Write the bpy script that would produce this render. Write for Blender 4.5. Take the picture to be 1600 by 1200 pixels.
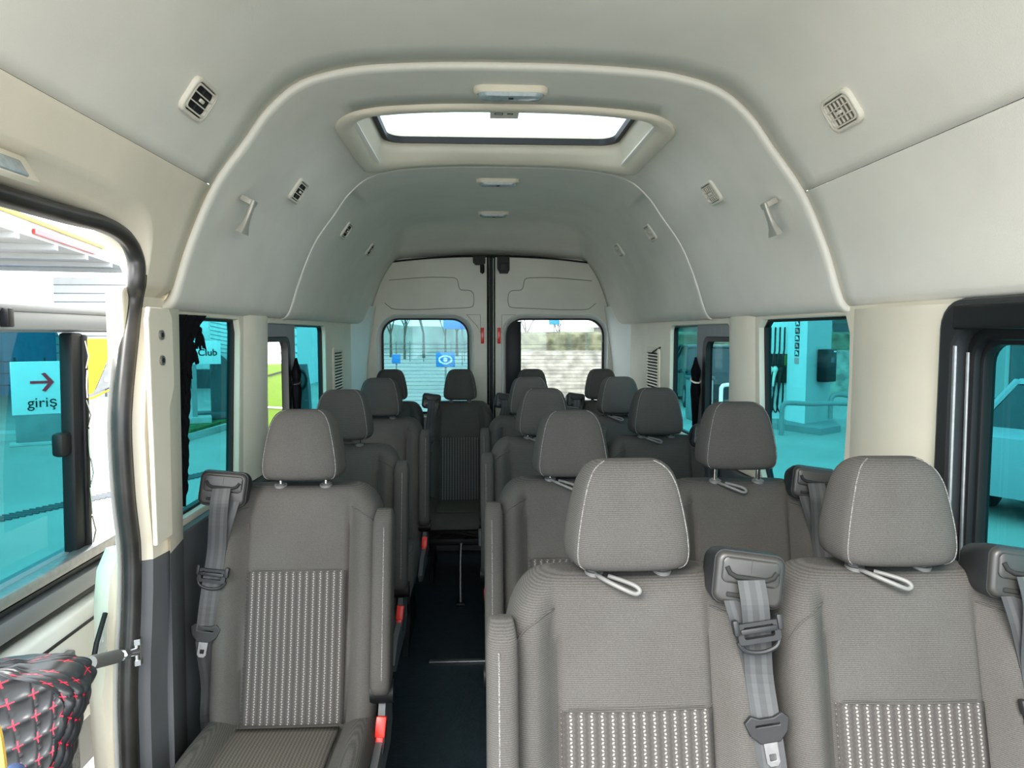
import bpy, bmesh, math, random
from mathutils import Vector, Matrix, Euler
S = bpy.context.scene
for o in list(bpy.data.objects): bpy.data.objects.remove(o)
C = S.collection
PI = math.pi; R = math.radians
random.seed(7)

# ---------------------------------------------------------------- camera
F = 1100.0; YAW = math.atan(55/F); PITCH = math.atan(80/F)
CAM = Vector((-.1, 0, 1.42))
cd = bpy.data.cameras.new('camera'); cam = bpy.data.objects.new('camera', cd); C.objects.link(cam)
cd.sensor_width = 36; cd.lens = F/1600*36; cd.clip_start = .02; cd.clip_end = 400
cam.location = CAM; cam.rotation_euler = (PI/2-PITCH, 0, -YAW)
S.camera = cam
fw = Vector((math.sin(YAW)*math.cos(PITCH), math.cos(YAW)*math.cos(PITCH), -math.sin(PITCH)))
rt = Vector((math.cos(YAW), -math.sin(YAW), 0)); up = rt.cross(fw)
def ray(px, py): return fw + rt*(px-800)/F + up*(600-py)/F
def atY(px, py, Y): d = ray(px, py); return CAM + d*(Y/d.y)
def atZ(px, py, z): d = ray(px, py); return CAM + d*((z-CAM.z)/d.z)

# ---------------------------------------------------------------- sky, light, exposure
W = bpy.data.worlds.new('overcast_sky'); S.world = W; W.use_nodes = True
nt = W.node_tree; nt.nodes.clear()
wo = nt.nodes.new('ShaderNodeOutputWorld'); bg = nt.nodes.new('ShaderNodeBackground')
tc = nt.nodes.new('ShaderNodeTexCoord'); nz = nt.nodes.new('ShaderNodeTexNoise'); cr = nt.nodes.new('ShaderNodeValToRGB')
nz.inputs['Scale'].default_value = 2.2; nz.inputs['Detail'].default_value = 6
cr.color_ramp.elements[0].position = .35; cr.color_ramp.elements[0].color = (.70, .82, .95, 1)
cr.color_ramp.elements[1].position = .65; cr.color_ramp.elements[1].color = (1, .99, .96, 1)
nt.links.new(tc.outputs['Generated'], nz.inputs['Vector']); nt.links.new(nz.outputs[0], cr.inputs[0])
nt.links.new(cr.outputs[0], bg.inputs[0]); nt.links.new(bg.outputs[0], wo.inputs[0])
bg.inputs[1].default_value = 3.2
sd = bpy.data.lights.new('sun', 'SUN'); sd.energy = 3.0; sd.angle = R(25); sd.color = (1, .96, .88)
sun = bpy.data.objects.new('sun', sd); C.objects.link(sun)
sun.rotation_euler = Vector((.35, .75, -.62)).to_track_quat('-Z', 'Y').to_euler()
S.view_settings.view_transform = 'Standard'; S.view_settings.look = 'None'
S.view_settings.gamma = 1; S.view_settings.use_curve_mapping = False
S.view_settings.exposure = 1.0

# ---------------------------------------------------------------- materials
M = {}
def mat(name, col, rough=.7, noise=0, nscale=60, bump=0, bscale=300, metal=0, spec=.5, col2=None):
    m = bpy.data.materials.new(name); m.use_nodes = True; n = m.node_tree; b = n.nodes['Principled BSDF']
    b.inputs['Base Color'].default_value = (*col, 1); b.inputs['Roughness'].default_value = rough
    b.inputs['Metallic'].default_value = metal; b.inputs['Specular IOR Level'].default_value = spec
    t = n.nodes.new('ShaderNodeTexCoord')
    if noise or col2:
        z = n.nodes.new('ShaderNodeTexNoise'); z.inputs['Scale'].default_value = nscale; z.inputs['Detail'].default_value = 5
        r = n.nodes.new('ShaderNodeValToRGB')
        c2 = col2 or tuple(min(1, c*(1+noise)) for c in col)
        c1 = col if col2 else tuple(c*(1-noise) for c in col)
        r.color_ramp.elements[0].color = (*c1, 1); r.color_ramp.elements[1].color = (*c2, 1)
        r.color_ramp.elements[0].position = .35; r.color_ramp.elements[1].position = .65
        n.links.new(t.outputs['Object'], z.inputs['Vector']); n.links.new(z.outputs[0], r.inputs[0]); n.links.new(r.outputs[0], b.inputs['Base Color'])
    if bump:
        z = n.nodes.new('ShaderNodeTexNoise'); z.inputs['Scale'].default_value = bscale; z.inputs['Detail'].default_value = 3
        u = n.nodes.new('ShaderNodeBump'); u.inputs['Strength'].default_value = bump; u.inputs['Distance'].default_value = .002
        n.links.new(t.outputs['Object'], z.inputs['Vector']); n.links.new(z.outputs[0], u.inputs['Height']); n.links.new(u.outputs[0], b.inputs['Normal'])
    M[name] = m; return m
def glass(name, col, refl=.06):
    m = bpy.data.materials.new(name); m.use_nodes = True; n = m.node_tree; n.nodes.clear()
    o = n.nodes.new('ShaderNodeOutputMaterial'); t = n.nodes.new('ShaderNodeBsdfTransparent'); t.inputs[0].default_value = (*col, 1)
    g = n.nodes.new('ShaderNodeBsdfGlossy'); g.inputs['Roughness'].default_value = .03
    g.inputs[0].default_value = (.8, .9, .9, 1)
    mx = n.nodes.new('ShaderNodeMixShader'); mx.inputs[0].default_value = refl
    n.links.new(t.outputs[0], mx.inputs[1]); n.links.new(g.outputs[0], mx.inputs[2]); n.links.new(mx.outputs[0], o.inputs[0])
    M[name] = m; return m
mat('curtain_black', (.004, .004, .005), .9, spec=.1)
mat('lining', (.78, .75, .67), .95, .03, 5, .25, 500, spec=.1)
mat('lining_warm', (.76, .69, .56), .95, .05, 4, .25, 500, spec=.1)
mat('cream_plastic', (.74, .68, .55), .55, .03, 6, .08, 900)
mat('grey_plastic', (.10, .105, .11), .6, .06, 8, .1, 800)
mat('black_plastic', (.007, .0075, .0085), .45, 0, 1, .08, 900, spec=.3)
mat('soft_black', (.016, .0165, .018), .5, .1, 40, .12, 700)
mat('bezel', (.034, .033, .031), .38, .05, 30)
mat('rubber', (.006, .0065, .007), .5, spec=.3)
mat('seal_rubber', (.03, .028, .026), .35, .3, 12)
mat('white_paint', (.78, .80, .76), .3, .02, 4)
mat('door_paint', (.66, .64, .54), .35, .06, 3)
mat('chrome', (.75, .75, .74), .18, metal=1)
mat('steel', (.30, .30, .30), .4, .1, 60, metal=.9)
mat('silver', (.20, .21, .225), .38, .03, 9, metal=.3)
mat('red_plastic', (.75, .03, .02), .35)
mat('red_reflector', (.9, .05, .02), .2)
mat('vent_plastic', (.72, .68, .58), .5)
mat('vent_brown', (.17, .15, .12), .7)
mat('hook_metal', (.50, .48, .42), .42, metal=.4)
mat('crease_shade', (.30, .29, .24), .6)  # darker than the door paint: shade of the pressed ridges put into colour
mat('haze_hill', (.33, .34, .31), 1, .35, .4)
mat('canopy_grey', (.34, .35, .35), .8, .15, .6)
mat('dark_hole', (.01, .01, .01), .8)
mat('vinyl_floor', (.016, .026, .034), .35, .25, 25, .5, 90)
mat('lens', (.35, .42, .44), .15, .1, 90)
mat('post_plastic', (.17, .167, .16), .45)
glass('teal_glass', (.165, .45, .475), .03)
glass('pale_glass', (.34, .53, .555), .03)
glass('clear_glass', (.72, .75, .75), .04)
glass('hatch_tint', (.58, .62, .64), .05)  # tint added to the hatch glass to cut daylight reaching the rear
mat('concrete_ground', (.36, .345, .32), .9, .1, .8, .3, 30)
mat('asphalt', (.26, .25, .24), .95, .12, 1.5)
mat('grass', (.05, .12, .03), 1, .5, 9)
mat('kerb', (.45, .44, .42), .9, .1, 5)
mat('white_panel', (.82, .84, .84), .5, .03, 2)
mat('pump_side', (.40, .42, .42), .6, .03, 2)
mat('dark_grey', (.09, .10, .11), .6, .1, 5)
mat('mid_grey', (.25, .26, .26), .7, .1, 4)
mat('lime', (.085, .155, .008), .4, .06, 6)
mat('yellow', (.95, .62, .01), .5, .08, 9)
mat('blue_sign', (.02, .22, .60), .5)
mat('blue_wall', (.10, .30, .50), .8, .1, 3)
mat('brick_dull', (.30, .20, .15), .9, .2, 5)
mat('hedge', (.13, .13, .08), 1, .5, 3)
mat('bark', (.12, .10, .08), 1, .2, 9)
mat('stone', (.34, .32, .28), .95, .35, 3)
mat('car_dark', (.015, .03, .035), .2)
mat('car_silver', (.33, .35, .37), .25)
mat('car_white', (.65, .68, .70), .2)
mat('car_glass', (.02, .035, .04), .06)
mat('print_dark', (.02, .02, .02), .7)
mat('arrow_red', (.85, .03, .06), .6)
mat('logo_pink', (.85, .35, .35), .6)
mat('leather', (.018, .019, .022), .32, .1, 30, .15, 500)
mat('red_thread', (.85, .02, .05), .7)
mat('sock_yellow', (.75, .45, .08), .9, .2, 60)
mat('denim', (.03, .06, .16), .95, .5, 60, .6, 250)
mat('carpet_grey', (.19, .19, .19), 1, .2, 150, .5, 400)
mat('sticker', (.78, .74, .64), .6)
mat('tail_red', (.4, .01, .03), .3)
stripes_thread = mat('thread', (.05, .05, .05), .8, 0, 500, col2=(.28, .27, .26))

def weave(name, base, hi, ribs=900):
    """woven upholstery: fine horizontal ribs with flecks"""
    m = bpy.data.materials.new(name); m.use_nodes = True; n = m.node_tree; b = n.nodes['Principled BSDF']
    b.inputs['Roughness'].default_value = .95; b.inputs['Specular IOR Level'].default_value = .15
    t = n.nodes.new('ShaderNodeTexCoord'); mp = n.nodes.new('ShaderNodeMapping'); mp.inputs['Scale'].default_value = (420, 420, 1100)
    z = n.nodes.new('ShaderNodeTexNoise'); z.inputs['Scale'].default_value = 1; z.inputs['Detail'].default_value = 2
    r = n.nodes.new('ShaderNodeValToRGB'); r.color_ramp.elements[0].color = (*base, 1); r.color_ramp.elements[1].color = (*hi, 1)
    r.color_ramp.elements[0].position = .35; r.color_ramp.elements[1].position = .7
    z2 = n.nodes.new('ShaderNodeTexNoise'); z2.inputs['Scale'].default_value = 9; z2.inputs['Detail'].default_value = 4
    r2 = n.nodes.new('ShaderNodeValToRGB'); r2.color_ramp.elements[0].color = (.82, .80, .78, 1); r2.color_ramp.elements[1].color = (1.08, 1.08, 1.08, 1)
    mx = n.nodes.new('ShaderNodeMix'); mx.data_type = 'RGBA'; mx.blend_type = 'MULTIPLY'; mx.inputs[0].default_value = 1
    bu = n.nodes.new('ShaderNodeBump'); bu.inputs['Strength'].default_value = .35; bu.inputs['Distance'].default_value = .001
    L = n.links.new
    L(t.outputs['Object'], mp.inputs[0]); L(mp.outputs[0], z.inputs['Vector']); L(z.outputs[0], r.inputs[0])
    L(t.outputs['Object'], z2.inputs['Vector']); L(z2.outputs[0], r2.inputs[0])
    wv = n.nodes.new('ShaderNodeTexWave'); wv.wave_type = 'BANDS'; wv.bands_direction = 'Z'; wv.inputs['Scale'].default_value = 95; wv.inputs['Distortion'].default_value = .6
    r3 = n.nodes.new('ShaderNodeValToRGB'); r3.color_ramp.elements[0].color = (.80, .80, .80, 1); r3.color_ramp.elements[1].color = (1.15, 1.15, 1.15, 1)
    mx3 = n.nodes.new('ShaderNodeMix'); mx3.data_type = 'RGBA'; mx3.blend_type = 'MULTIPLY'; mx3.inputs[0].default_value = 1
    L(t.outputs['Object'], wv.inputs['Vector']); L(wv.outputs[1], r3.inputs[0]); L(r.outputs[0], mx3.inputs[6]); L(r3.outputs[0], mx3.inputs[7])
    L(mx3.outputs[2], mx.inputs[6]); L(r2.outputs[0], mx.inputs[7]); L(mx.outputs[2], b.inputs['Base Color'])
    L(z.outputs[0], bu.inputs['Height']); L(bu.outputs[0], b.inputs['Normal'])
    M[name] = m
weave('fabric', (.072, .069, .065), (.101, .097, .091))
def stripes(name, base, hi, pitch=.0195, axis='X', along='Z'):
    m = bpy.data.materials.new(name); m.use_nodes = True; n = m.node_tree; b = n.nodes['Principled BSDF']
    b.inputs['Roughness'].default_value = .95; b.inputs['Specular IOR Level'].default_value = .1
    L = n.links.new
    t = n.nodes.new('ShaderNodeTexCoord'); s = n.nodes.new('ShaderNodeSeparateXYZ'); L(t.outputs['Object'], s.inputs[0])
    def math_(op, a, bb=None, c=None):
        k = n.nodes.new('ShaderNodeMath'); k.operation = op
        for i, v in enumerate((a, bb, c)):
            if v is None: continue
            if isinstance(v, (int, float)): k.inputs[i].default_value = v
            else: L(v, k.inputs[i])
        return k.outputs[0]
    zz = s.outputs[along]
    zig = math_('MULTIPLY', math_('PINGPONG', math_('MULTIPLY', zz, 230), 1.0), .0022)    # little zig-zag
    u = math_('FRACT', math_('DIVIDE', math_('ADD', math_('ADD', s.outputs[axis], zig), 5.0), pitch))
    d = math_('ABSOLUTE', math_('SUBTRACT', u, .5))
    line = math_('LESS_THAN', d, .10)
    dash = math_('GREATER_THAN', math_('FRACT', math_('MULTIPLY', zz, 170)), .35)
    wht = math_('MULTIPLY', line, dash)
    dark = math_('GREATER_THAN', d, .36)
    c1 = n.nodes.new('ShaderNodeMix'); c1.data_type = 'RGBA'; c1.inputs[6].default_value = (*base, 1); c1.inputs[7].default_value = tuple(x*.78 for x in base)+(1,)
    L(dark, c1.inputs[0])
    c2 = n.nodes.new('ShaderNodeMix'); c2.data_type = 'RGBA'; c2.inputs[7].default_value = (*hi, 1)
    L(wht, c2.inputs[0]); L(c1.outputs[2], c2.inputs[6]); L(c2.outputs[2], b.inputs['Base Color'])
    M[name] = m
stripes('striped', (.074, .068, .065), (.245, .238, .225), .0178)
stripes('striped_seat', (.085, .078, .066), (.14, .13, .11), .009, 'X', 'Y')
def webbing():
    m = bpy.data.materials.new('webbing'); m.use_nodes = True; n = m.node_tree; b = n.nodes['Principled BSDF']; b.inputs['Roughness'].default_value = .6
    L = n.links.new; u = n.nodes.new('ShaderNodeUVMap'); s = n.nodes.new('ShaderNodeSeparateXYZ'); L(u.outputs[0], s.inputs[0])
    r = n.nodes.new('ShaderNodeValToRGB'); e = r.color_ramp.elements; r.color_ramp.interpolation = 'CONSTANT'
    e[0].color = (.046, .048, .05, 1); e[0].position = 0; e[1].color = (.066, .068, .071, 1); e[1].position = .2
    for p, c in ((.38, .046), (.62, .066), (.8, .046)):
        q = e.new(p); q.color = (c, c*1.02, c*1.05, 1)
    L(s.outputs[0], r.inputs[0]); L(r.outputs[0], b.inputs['Base Color']); M['webbing'] = m
webbing()

# ---------------------------------------------------------------- object helpers
def tag(o, label=None, cat=None, group=None, kind=None):
    if label: o['label'] = label
    if cat: o['category'] = cat
    if group: o['group'] = group
    if kind: o['kind'] = kind
    return o
def empty(name, loc=(0, 0, 0), rot=(0, 0, 0), label=None, cat=None, group=None, kind=None):
    o = bpy.data.objects.new(name, None); C.objects.link(o); o.location = loc; o.rotation_euler = rot; o.empty_display_size = .05
    return tag(o, label, cat, group, kind)
def link(name, me, m, parent=None, smooth=None, loc=None, mx=None):
    o = bpy.data.objects.new(name, me); C.objects.link(o); me.materials.clear()
    me.materials.append(M[m] if isinstance(m, str) else m)
    if parent: o.parent = parent
    if loc: o.location = loc
    if mx is not None: o.matrix_local = mx
    if smooth is not None:
        for p in me.polygons: p.use_smooth = True
        if smooth < 179: me.set_sharp_from_angle(angle=R(smooth))
    return o
def outward(o, cx=0, cz=1.2):
    me = o.data; b = bmesh.new(); b.from_mesh(me)
    bmesh.ops.recalc_face_normals(b, faces=b.faces)
    f = max(b.faces, key=lambda q: q.calc_area()); c = f.calc_center_median()
    if f.normal.dot(Vector((c.x-cx, 0, c.z-cz))) < 0: bmesh.ops.reverse_faces(b, faces=b.faces)
    b.to_mesh(me); b.free()
class MB:
    def __init__(s): s.b = bmesh.new()
    def box(s, c, d, rot=(0, 0, 0), bev=0, seg=2, mx=None):
        v = bmesh.ops.create_cube(s.b, size=1)['verts']
        bmesh.ops.scale(s.b, vec=d, verts=v)
        if bev:
            e = list({e for q in v for e in q.link_edges})
            res = bmesh.ops.bevel(s.b, geom=e, offset=bev, segments=seg, profile=.5, affect='EDGES')
            v = list({q for f in res['faces'] for q in f.verts} | {q for q in v if q.is_valid})
        T = Matrix.Translation(c) @ Euler(rot).to_matrix().to_4x4()
        if mx is not None: T = mx @ T
        bmesh.ops.transform(s.b, matrix=T, verts=v); return s
    def tube(s, pts, r, n=8, closed=False, caps=True):
        pts = [Vector(p) for p in pts]; rs = r if isinstance(r, (list, tuple)) else [r]*len(pts)
        rings = []; N = len(pts); prev = None
        for i, p in enumerate(pts):
            a = pts[i-1] if (i > 0 or closed) else p; b = pts[(i+1) % N] if (i < N-1 or closed) else p
            t = (b-a).normalized()
            if prev is None:
                u = t.cross(Vector((0, 0, 1)));
                if u.length < .05: u = t.cross(Vector((1, 0, 0)))
                u.normalize()
            else:
                u = prev - t*prev.dot(t); u.normalize()
            prev = u; w = t.cross(u)
            rings.append([s.b.verts.new(p + (u*math.cos(2*PI*k/n) + w*math.sin(2*PI*k/n))*rs[i]) for k in range(n)])
        s._skin(rings, closed, caps); return s
    def _skin(s, rings, closed=False, caps=True, wrap=True):
        n = len(rings[0]); N = len(rings)
        for i in range(N if closed else N-1):
            a = rings[i]; b = rings[(i+1) % N]
            for k in range(n if wrap else n-1): s.b.faces.new((a[k], a[(k+1) % n], b[(k+1) % n], b[k]))
        if caps and not closed and wrap:
            s.b.faces.new(rings[0][::-1]); s.b.faces.new(rings[-1])
    def loft(s, rings, closed=False, caps=True, wrap=True):
        s._skin([[s.b.verts.new(p) for p in r] for r in rings], closed, caps, wrap); return s
    def ell(s, c, d, sub=3, rot=(0, 0, 0)):
        v = bmesh.ops.create_icosphere(s.b, subdivisions=sub, radius=1)['verts']
        bmesh.ops.transform(s.b, matrix=Matrix.Translation(c) @ Euler(rot).to_matrix().to_4x4() @ Matrix.Diagonal((*d, 1)), verts=v); return s
    def cyl(s, a, b, r, n=16, r2=None): return s.tube([a, b], [r, r2 if r2 is not None else r], n)
    def build(s, name, m, parent=None, smooth=35, loc=None, mx=None):
        bmesh.ops.recalc_face_normals(s.b, faces=s.b.faces)
        me = bpy.data.meshes.new(name); s.b.to_mesh(me); s.b.free()
        return link(name, me, m, parent, smooth, loc, mx)
def rr(hx, hy, r, n=6, cx=0, cy=0):
    """rounded rectangle outline, counter-clockwise"""
    r = min(r, hx, hy); P = []
    for sx, sy, a0 in ((1, 1, 0), (-1, 1, 90), (-1, -1, 180), (1, -1, 270)):
        for k in range(n+1):
            a = R(a0 + 90*k/n); P.append((cx + sx*(hx-r) + r*math.cos(a), cy + sy*(hy-r) + r*math.sin(a)))
    return P
def plate(name, outer, holes, th, m, parent=None, bev=0, mx=None, smooth=35):
    """flat sheet of real thickness with holes, local XY, centred on z=0"""
    cu = bpy.data.curves.new(name, 'CURVE'); cu.dimensions = '2D'; cu.fill_mode = 'BOTH'; cu.extrude = max(th/2-bev, .0001); cu.bevel_depth = bev; cu.bevel_resolution = 1
    for P in [outer]+list(holes):
        sp = cu.splines.new('POLY'); sp.points.add(len(P)-1); sp.use_cyclic_u = True
        for i, (x, y) in enumerate(P): sp.points[i].co = (x, y, 0, 1)
    o = bpy.data.objects.new('tmp', cu); C.objects.link(o)
    dg = bpy.context.evaluated_depsgraph_get(); me = bpy.data.meshes.new_from_object(o.evaluated_get(dg)); me.name = name
    bpy.data.objects.remove(o); bpy.data.curves.remove(cu)
    return link(name, me, m, parent, smooth, None, mx)
def text(body, size, m, parent, mx, name='lettering', bold=0, ext=.002):
    cu = bpy.data.curves.new('t', 'FONT'); cu.body = body; cu.size = size; cu.align_x = 'CENTER'; cu.align_y = 'CENTER'; cu.extrude = ext; cu.offset = bold
    o = bpy.data.objects.new('tmp', cu); C.objects.link(o)
    dg = bpy.context.evaluated_depsgraph_get(); me = bpy.data.meshes.new_from_object(o.evaluated_get(dg))
    bpy.data.objects.remove(o); bpy.data.curves.remove(cu); me.name = name
    return link(name, me, m, parent, None, None, mx)
def frame(o, x, y):
    """matrix whose local X, Y are the given directions and origin o"""
    x = Vector(x).normalized(); y = Vector(y).normalized(); z = x.cross(y)
    m = Matrix((x, y, z)).transposed().to_4x4(); m.translation = o; return m
MYZ = lambda X: frame((X, 0, 0), (0, 1, 0), (0, 0, 1))      # local x -> world Y, local y -> world Z
MXZ = lambda Y: frame((0, Y, 0), (1, 0, 0), (0, 0, 1))
def kids(o): return [c for c in C.objects if c.parent == o]
def copy_tree(o, parent=None):
    c = o.copy(); C.objects.link(c); c.parent = parent
    for k in kids(o): copy_tree(k, c)
    return c
def ribbon(pts, wdir, w, th, name, m, parent):
    b = bmesh.new(); uv = b.loops.layers.uv.new('UVMap'); pts = [Vector(p) for p in pts]; rows = []
    for i, p in enumerate(pts):
        wd = Vector(wdir[i] if isinstance(wdir[0], (list, tuple)) else wdir).normalized()
        t = (pts[min(i+1, len(pts)-1)]-pts[max(i-1, 0)]).normalized(); nn = t.cross(wd).normalized()
        rows.append([b.verts.new(p + wd*w/2*a + nn*th/2*c) for a, c in ((-1, 1), (1, 1), (1, -1), (-1, -1))])
    us = (0, 1, 1, 0)
    for i in range(len(rows)-1):
        for k in range(4):
            f = b.faces.new((rows[i][k], rows[i][(k+1) % 4], rows[i+1][(k+1) % 4], rows[i+1][k]))
            for l, q in zip(f.loops, ((k, i), ((k+1) % 4, i), ((k+1) % 4, i+1), (k, i+1))): l[uv].uv = (us[q[0]], q[1]*.1)
    b.faces.new(rows[0]); b.faces.new(rows[-1][::-1])
    bmesh.ops.recalc_face_normals(b, faces=b.faces)
    me = bpy.data.meshes.new(name); b.to_mesh(me); b.free(); return link(name, me, m, parent)
def lerp(a, b, t): return a+(b-a)*t
def interp(x, P):
    if x <= P[0][0]: return P[0][1]
    for (a, u), (b, v) in zip(P, P[1:]):
        if x <= b: return u+(v-u)*(x-a)/(b-a)
    return P[-1][1]
def sm(P, n=6):
    """Catmull-Rom through 2-D / 3-D points"""
    P = [Vector(p) for p in P]; out = []
    for i in range(len(P)-1):
        a, b, c, d = P[max(i-1, 0)], P[i], P[i+1], P[min(i+2, len(P)-1)]
        for k in range(n):
            t = k/n; out.append(.5*((2*b)+(c-a)*t+(2*a-5*b+4*c-d)*t*t+(3*b-a-3*c+d)*t**3))
    out.append(P[-1]); return out

# ================================================================ THE BUS SHELL
HALF = [(0, 2.120), (.15, 2.119), (.30, 2.113), (.43, 2.100), (.55, 2.065), (.632, 1.995), (.69, 1.91), (.77, 1.79), (.83, 1.64), (.868, 1.525), (.885, 1.492), (.905, 1.478), (.94, 1.474)]
HP = [(p.x, p.y) for p in sm(HALF, 5)]
def insert_z(zv):
    for i in range(len(HP)-1):
        (a, b), (c, d) = HP[i], HP[i+1]
        if b > zv > d: HP.insert(i+1, (a+(c-a)*(b-zv)/(b-d), zv)); return
for zv in (1.7916, 1.7894): insert_z(zv)
def zc(x): return interp(abs(x), HP[:54])
def section(off=0, half=HP):
    """full cross-section left->right, pushed outward by off"""
    pts = []
    for i, (x, z) in enumerate(half):
        a = half[max(i-1, 0)]; b = half[min(i+1, len(half)-1)]; t = Vector((b[0]-a[0], b[1]-a[1])).normalized(); nx, nz_ = -t.y, t.x
        pts.append((x + nx*off, z + nz_*off))
    L_ = [(-x, z) for x, z in pts[::-1]]; return L_[:-1] + [(max(0, x), z) for x, z in pts]
def shell(name, ys, m, hole=None, outer=.03, parent=None, crop=None):
    """ys: list of (Y, off, zdrop, xscale)"""
    mb = MB(); rings = []
    for (y, off, dz, xs) in ys:
        sec = section(off); sec = [(x*xs, min(z, 1.948-.052*(abs(x)/.74)**2.2 + .20*max(0, (4.93-y)/.55)**.65) if y > 4.38 else z) for x, z in sec]
        if crop: sec = [p for p in sec if crop(p)]
        rings.append([mb.b.verts.new((x, y + (.055*min(1, max(0, (z-1.65)/.45)) if 1.85 < y < 3.02 else 0), z)) for x, z in sec])
    for i in range(len(rings)-1):
        a, b = rings[i], rings[i+1]
        for k in range(len(a)-1):
            c = (a[k].co+b[k+1].co)/2
            if hole and abs(c.x) < hole[0] and hole[1] < c.y < hole[2]: continue
            mb.b.faces.new((a[k], a[k+1], b[k+1], b[k]))
    geo = list(mb.b.faces)
    o = mb.build(name, m, parent, 60); outward(o)
    md = o.modifiers.new('thick', 'SOLIDIFY'); md.thickness = .012; md.offset = 1
    return o
# front ceiling (over the camera): two side skirts and the roof, seams between them
def top(p): return p[1] > 1.786
front_y = [(.15, .013, 0, 1), (.6, .013, 0, 1), (1.2, .013, 0, 1), (1.80, .013, 0, 1), (1.90, .013, 0, 1)]
def cutz(lo=None, hi=None, side=0):
    # crop on the profile's own height (the outward offset moves points slightly)
    return lambda p: (lo is None or p[1] > lo) and (hi is None or p[1] < hi) and (side == 0 or p[0]*side > 0)
o = shell('ceiling', front_y, 'lining', crop=cutz(1.7978)); tag(o, kind='structure')
o = shell('trim_1', front_y, 'lining', crop=cutz(None, 1.7978, 1)); tag(o, kind='structure')
# left skirt ends higher above the side door opening and rounds down behind it
def prof_x(z): return interp(-z, [(-q[1], q[0]) for q in HP])
mb = MB(); rings = []
for y in [.15, .6, 1.0, 1.3, 1.42, 1.50, 1.55, 1.58, 1.61, 1.635, 1.655, 1.67, 1.68, 1.69, 1.698, 1.704, 1.71, 1.72, 1.74, 1.80, 1.89]:
    zm = interp(y, [(1.40, 1.668), (1.50, 1.662), (1.58, 1.650), (1.635, 1.628), (1.67, 1.598), (1.69, 1.565), (1.704, 1.52), (1.712, 1.485)])
    fl = interp(y, [(1.66, .05), (1.74, .012)]); r_ = []
    for k in range(15):
        z = lerp(1.7965, zm+.05, k/14); r_.append(Vector((-(prof_x(z)+.013), y, z)))
    x0 = prof_x(zm+.05)+.013
    for a, b in ((.18, .040), (.40, .028), (.50, .018), (.62, .008), (.85, .001), (1.3, -.002)): r_.append(Vector((-(x0+(.905-x0)*a if fl > .02 else x0+.06*a), y, zm+b)))
    rings.append(r_)
mb.loft(rings, wrap=False, caps=False)
o = mb.build('trim_2', 'lining_warm', None, 60); outward(o); md = o.modifiers.new('t', 'SOLIDIFY'); md.thickness = .01; md.offset = 1; tag(o, kind='structure')
# dark line inside the seams
mb = MB(); 
for s_ in (1, -1): mb.box((s_*(prof_x(1.7935)+.045), 1.05, 1.7975), (.03, 1.7, .03), rot=(0, 0, 0))
tag(mb.build('trim_4', 'dark_hole'), kind='structure')
# middle and rear ceiling: rolled leading edge
HOLE = (.485, 2.26, 2.94)
ys = [(1.868, .022, 0, 1), (1.858, .008, 0, 1), (1.860, .001, 0, 1), (1.867, -.003, 0, 1), (1.885, -.003, 0, 1), (1.93, 0, 0, 1)]
ys += [(y, 0, 0, 1) for y in (2.06, 2.18, 2.38, 2.55, 2.72, 2.87, 2.95)] + [(2.985, .003, 0, 1), (3.01, .012, 0, 1)]
# x columns at the hole edge come from the profile itself
o = shell('ceiling', ys, 'lining', hole=HOLE); tag(o, kind='structure')
ys = [(2.975, .02, 0, 1), (2.968, .003, 0, 1), (2.971, -.003, 0, 1), (2.985, -.004, 0, 1), (3.03, -.003, 0, 1)] + [(y, 0, 0, 1) for y in (3.4, 3.8, 4.2, 4.35)]
ys += [(4.40, 0, 0, 1), (4.5, .0, .01, .998), (4.62, 0, .045, .99), (4.72, 0, .10, .98), (4.79, 0, .16, .97), (4.84, 0, .205, .965), (4.93, .0, .215, .965)]
o = shell('ceiling', ys, 'lining'); tag(o, kind='structure')
# little seam between middle side skirts and roof panels behind: vertical joint lines at the arches
# ---- floor
mb = MB(); mb.box((0, 2.2, -.03), (1.9, 5.5, .06)); tag(mb.build('floor', 'vinyl_floor'), kind='structure')
mb = MB(); mb.box((.0, 2.96, .004), (.62, .025, .008), bev=.002); tag(mb.build('trim_5', 'steel'), kind='structure')
mb = MB(); mb.box((0, 4.72, .07), (1.76, .42, .14), bev=.01); tag(mb.build('trim_6', 'grey_plastic'), kind='structure')

# ---- side walls
def wall(name, X, outer, holes, m, parent=None, th=.04, bev=.006): return plate(name, outer, holes, th, m, parent, bev, MYZ(X))
def rect(y0, y1, z0, z1, r=.04, n=5): return rr((y1-y0)/2, (z1-z0)/2, r, n, (y0+y1)/2, (z0+z1)/2)
LW1 = [(1.875, .905), (2.375, .905), (2.40, .93), (2.455, 1.42), (2.44, 1.47), (2.05, 1.472), (1.985, 1.44), (1.945, 1.36), (1.91, 1.2), (1.885, 1.05)][::-1]
LW2 = rect(2.745, 3.81, .92, 1.462, .045)
RW1 = [(1.90, .89), (1.875, .93), (1.86, 1.1), (1.85, 1.3), (1.855, 1.42), (1.88, 1.472), (2.44, 1.472), (2.478, 1.44), (2.43, .93), (2.40, .89)]
RW2 = rect(2.755, 3.63, .92, 1.462, .045)
RW0 = rect(.35, 1.335, .88, 1.41, .05)
wl = wall('wall_left', -.925, rect(1.66, 4.93, 0, 1.52, .01, 1), [LW1, LW2], 'cream_plastic'); tag(wl, kind='structure')
wr = wall('wall_right', .925, rect(1.42, 4.93, 0, 1.52, .01, 1), [RW1, RW2], 'cream_plastic'); tag(wr, kind='structure')
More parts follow.
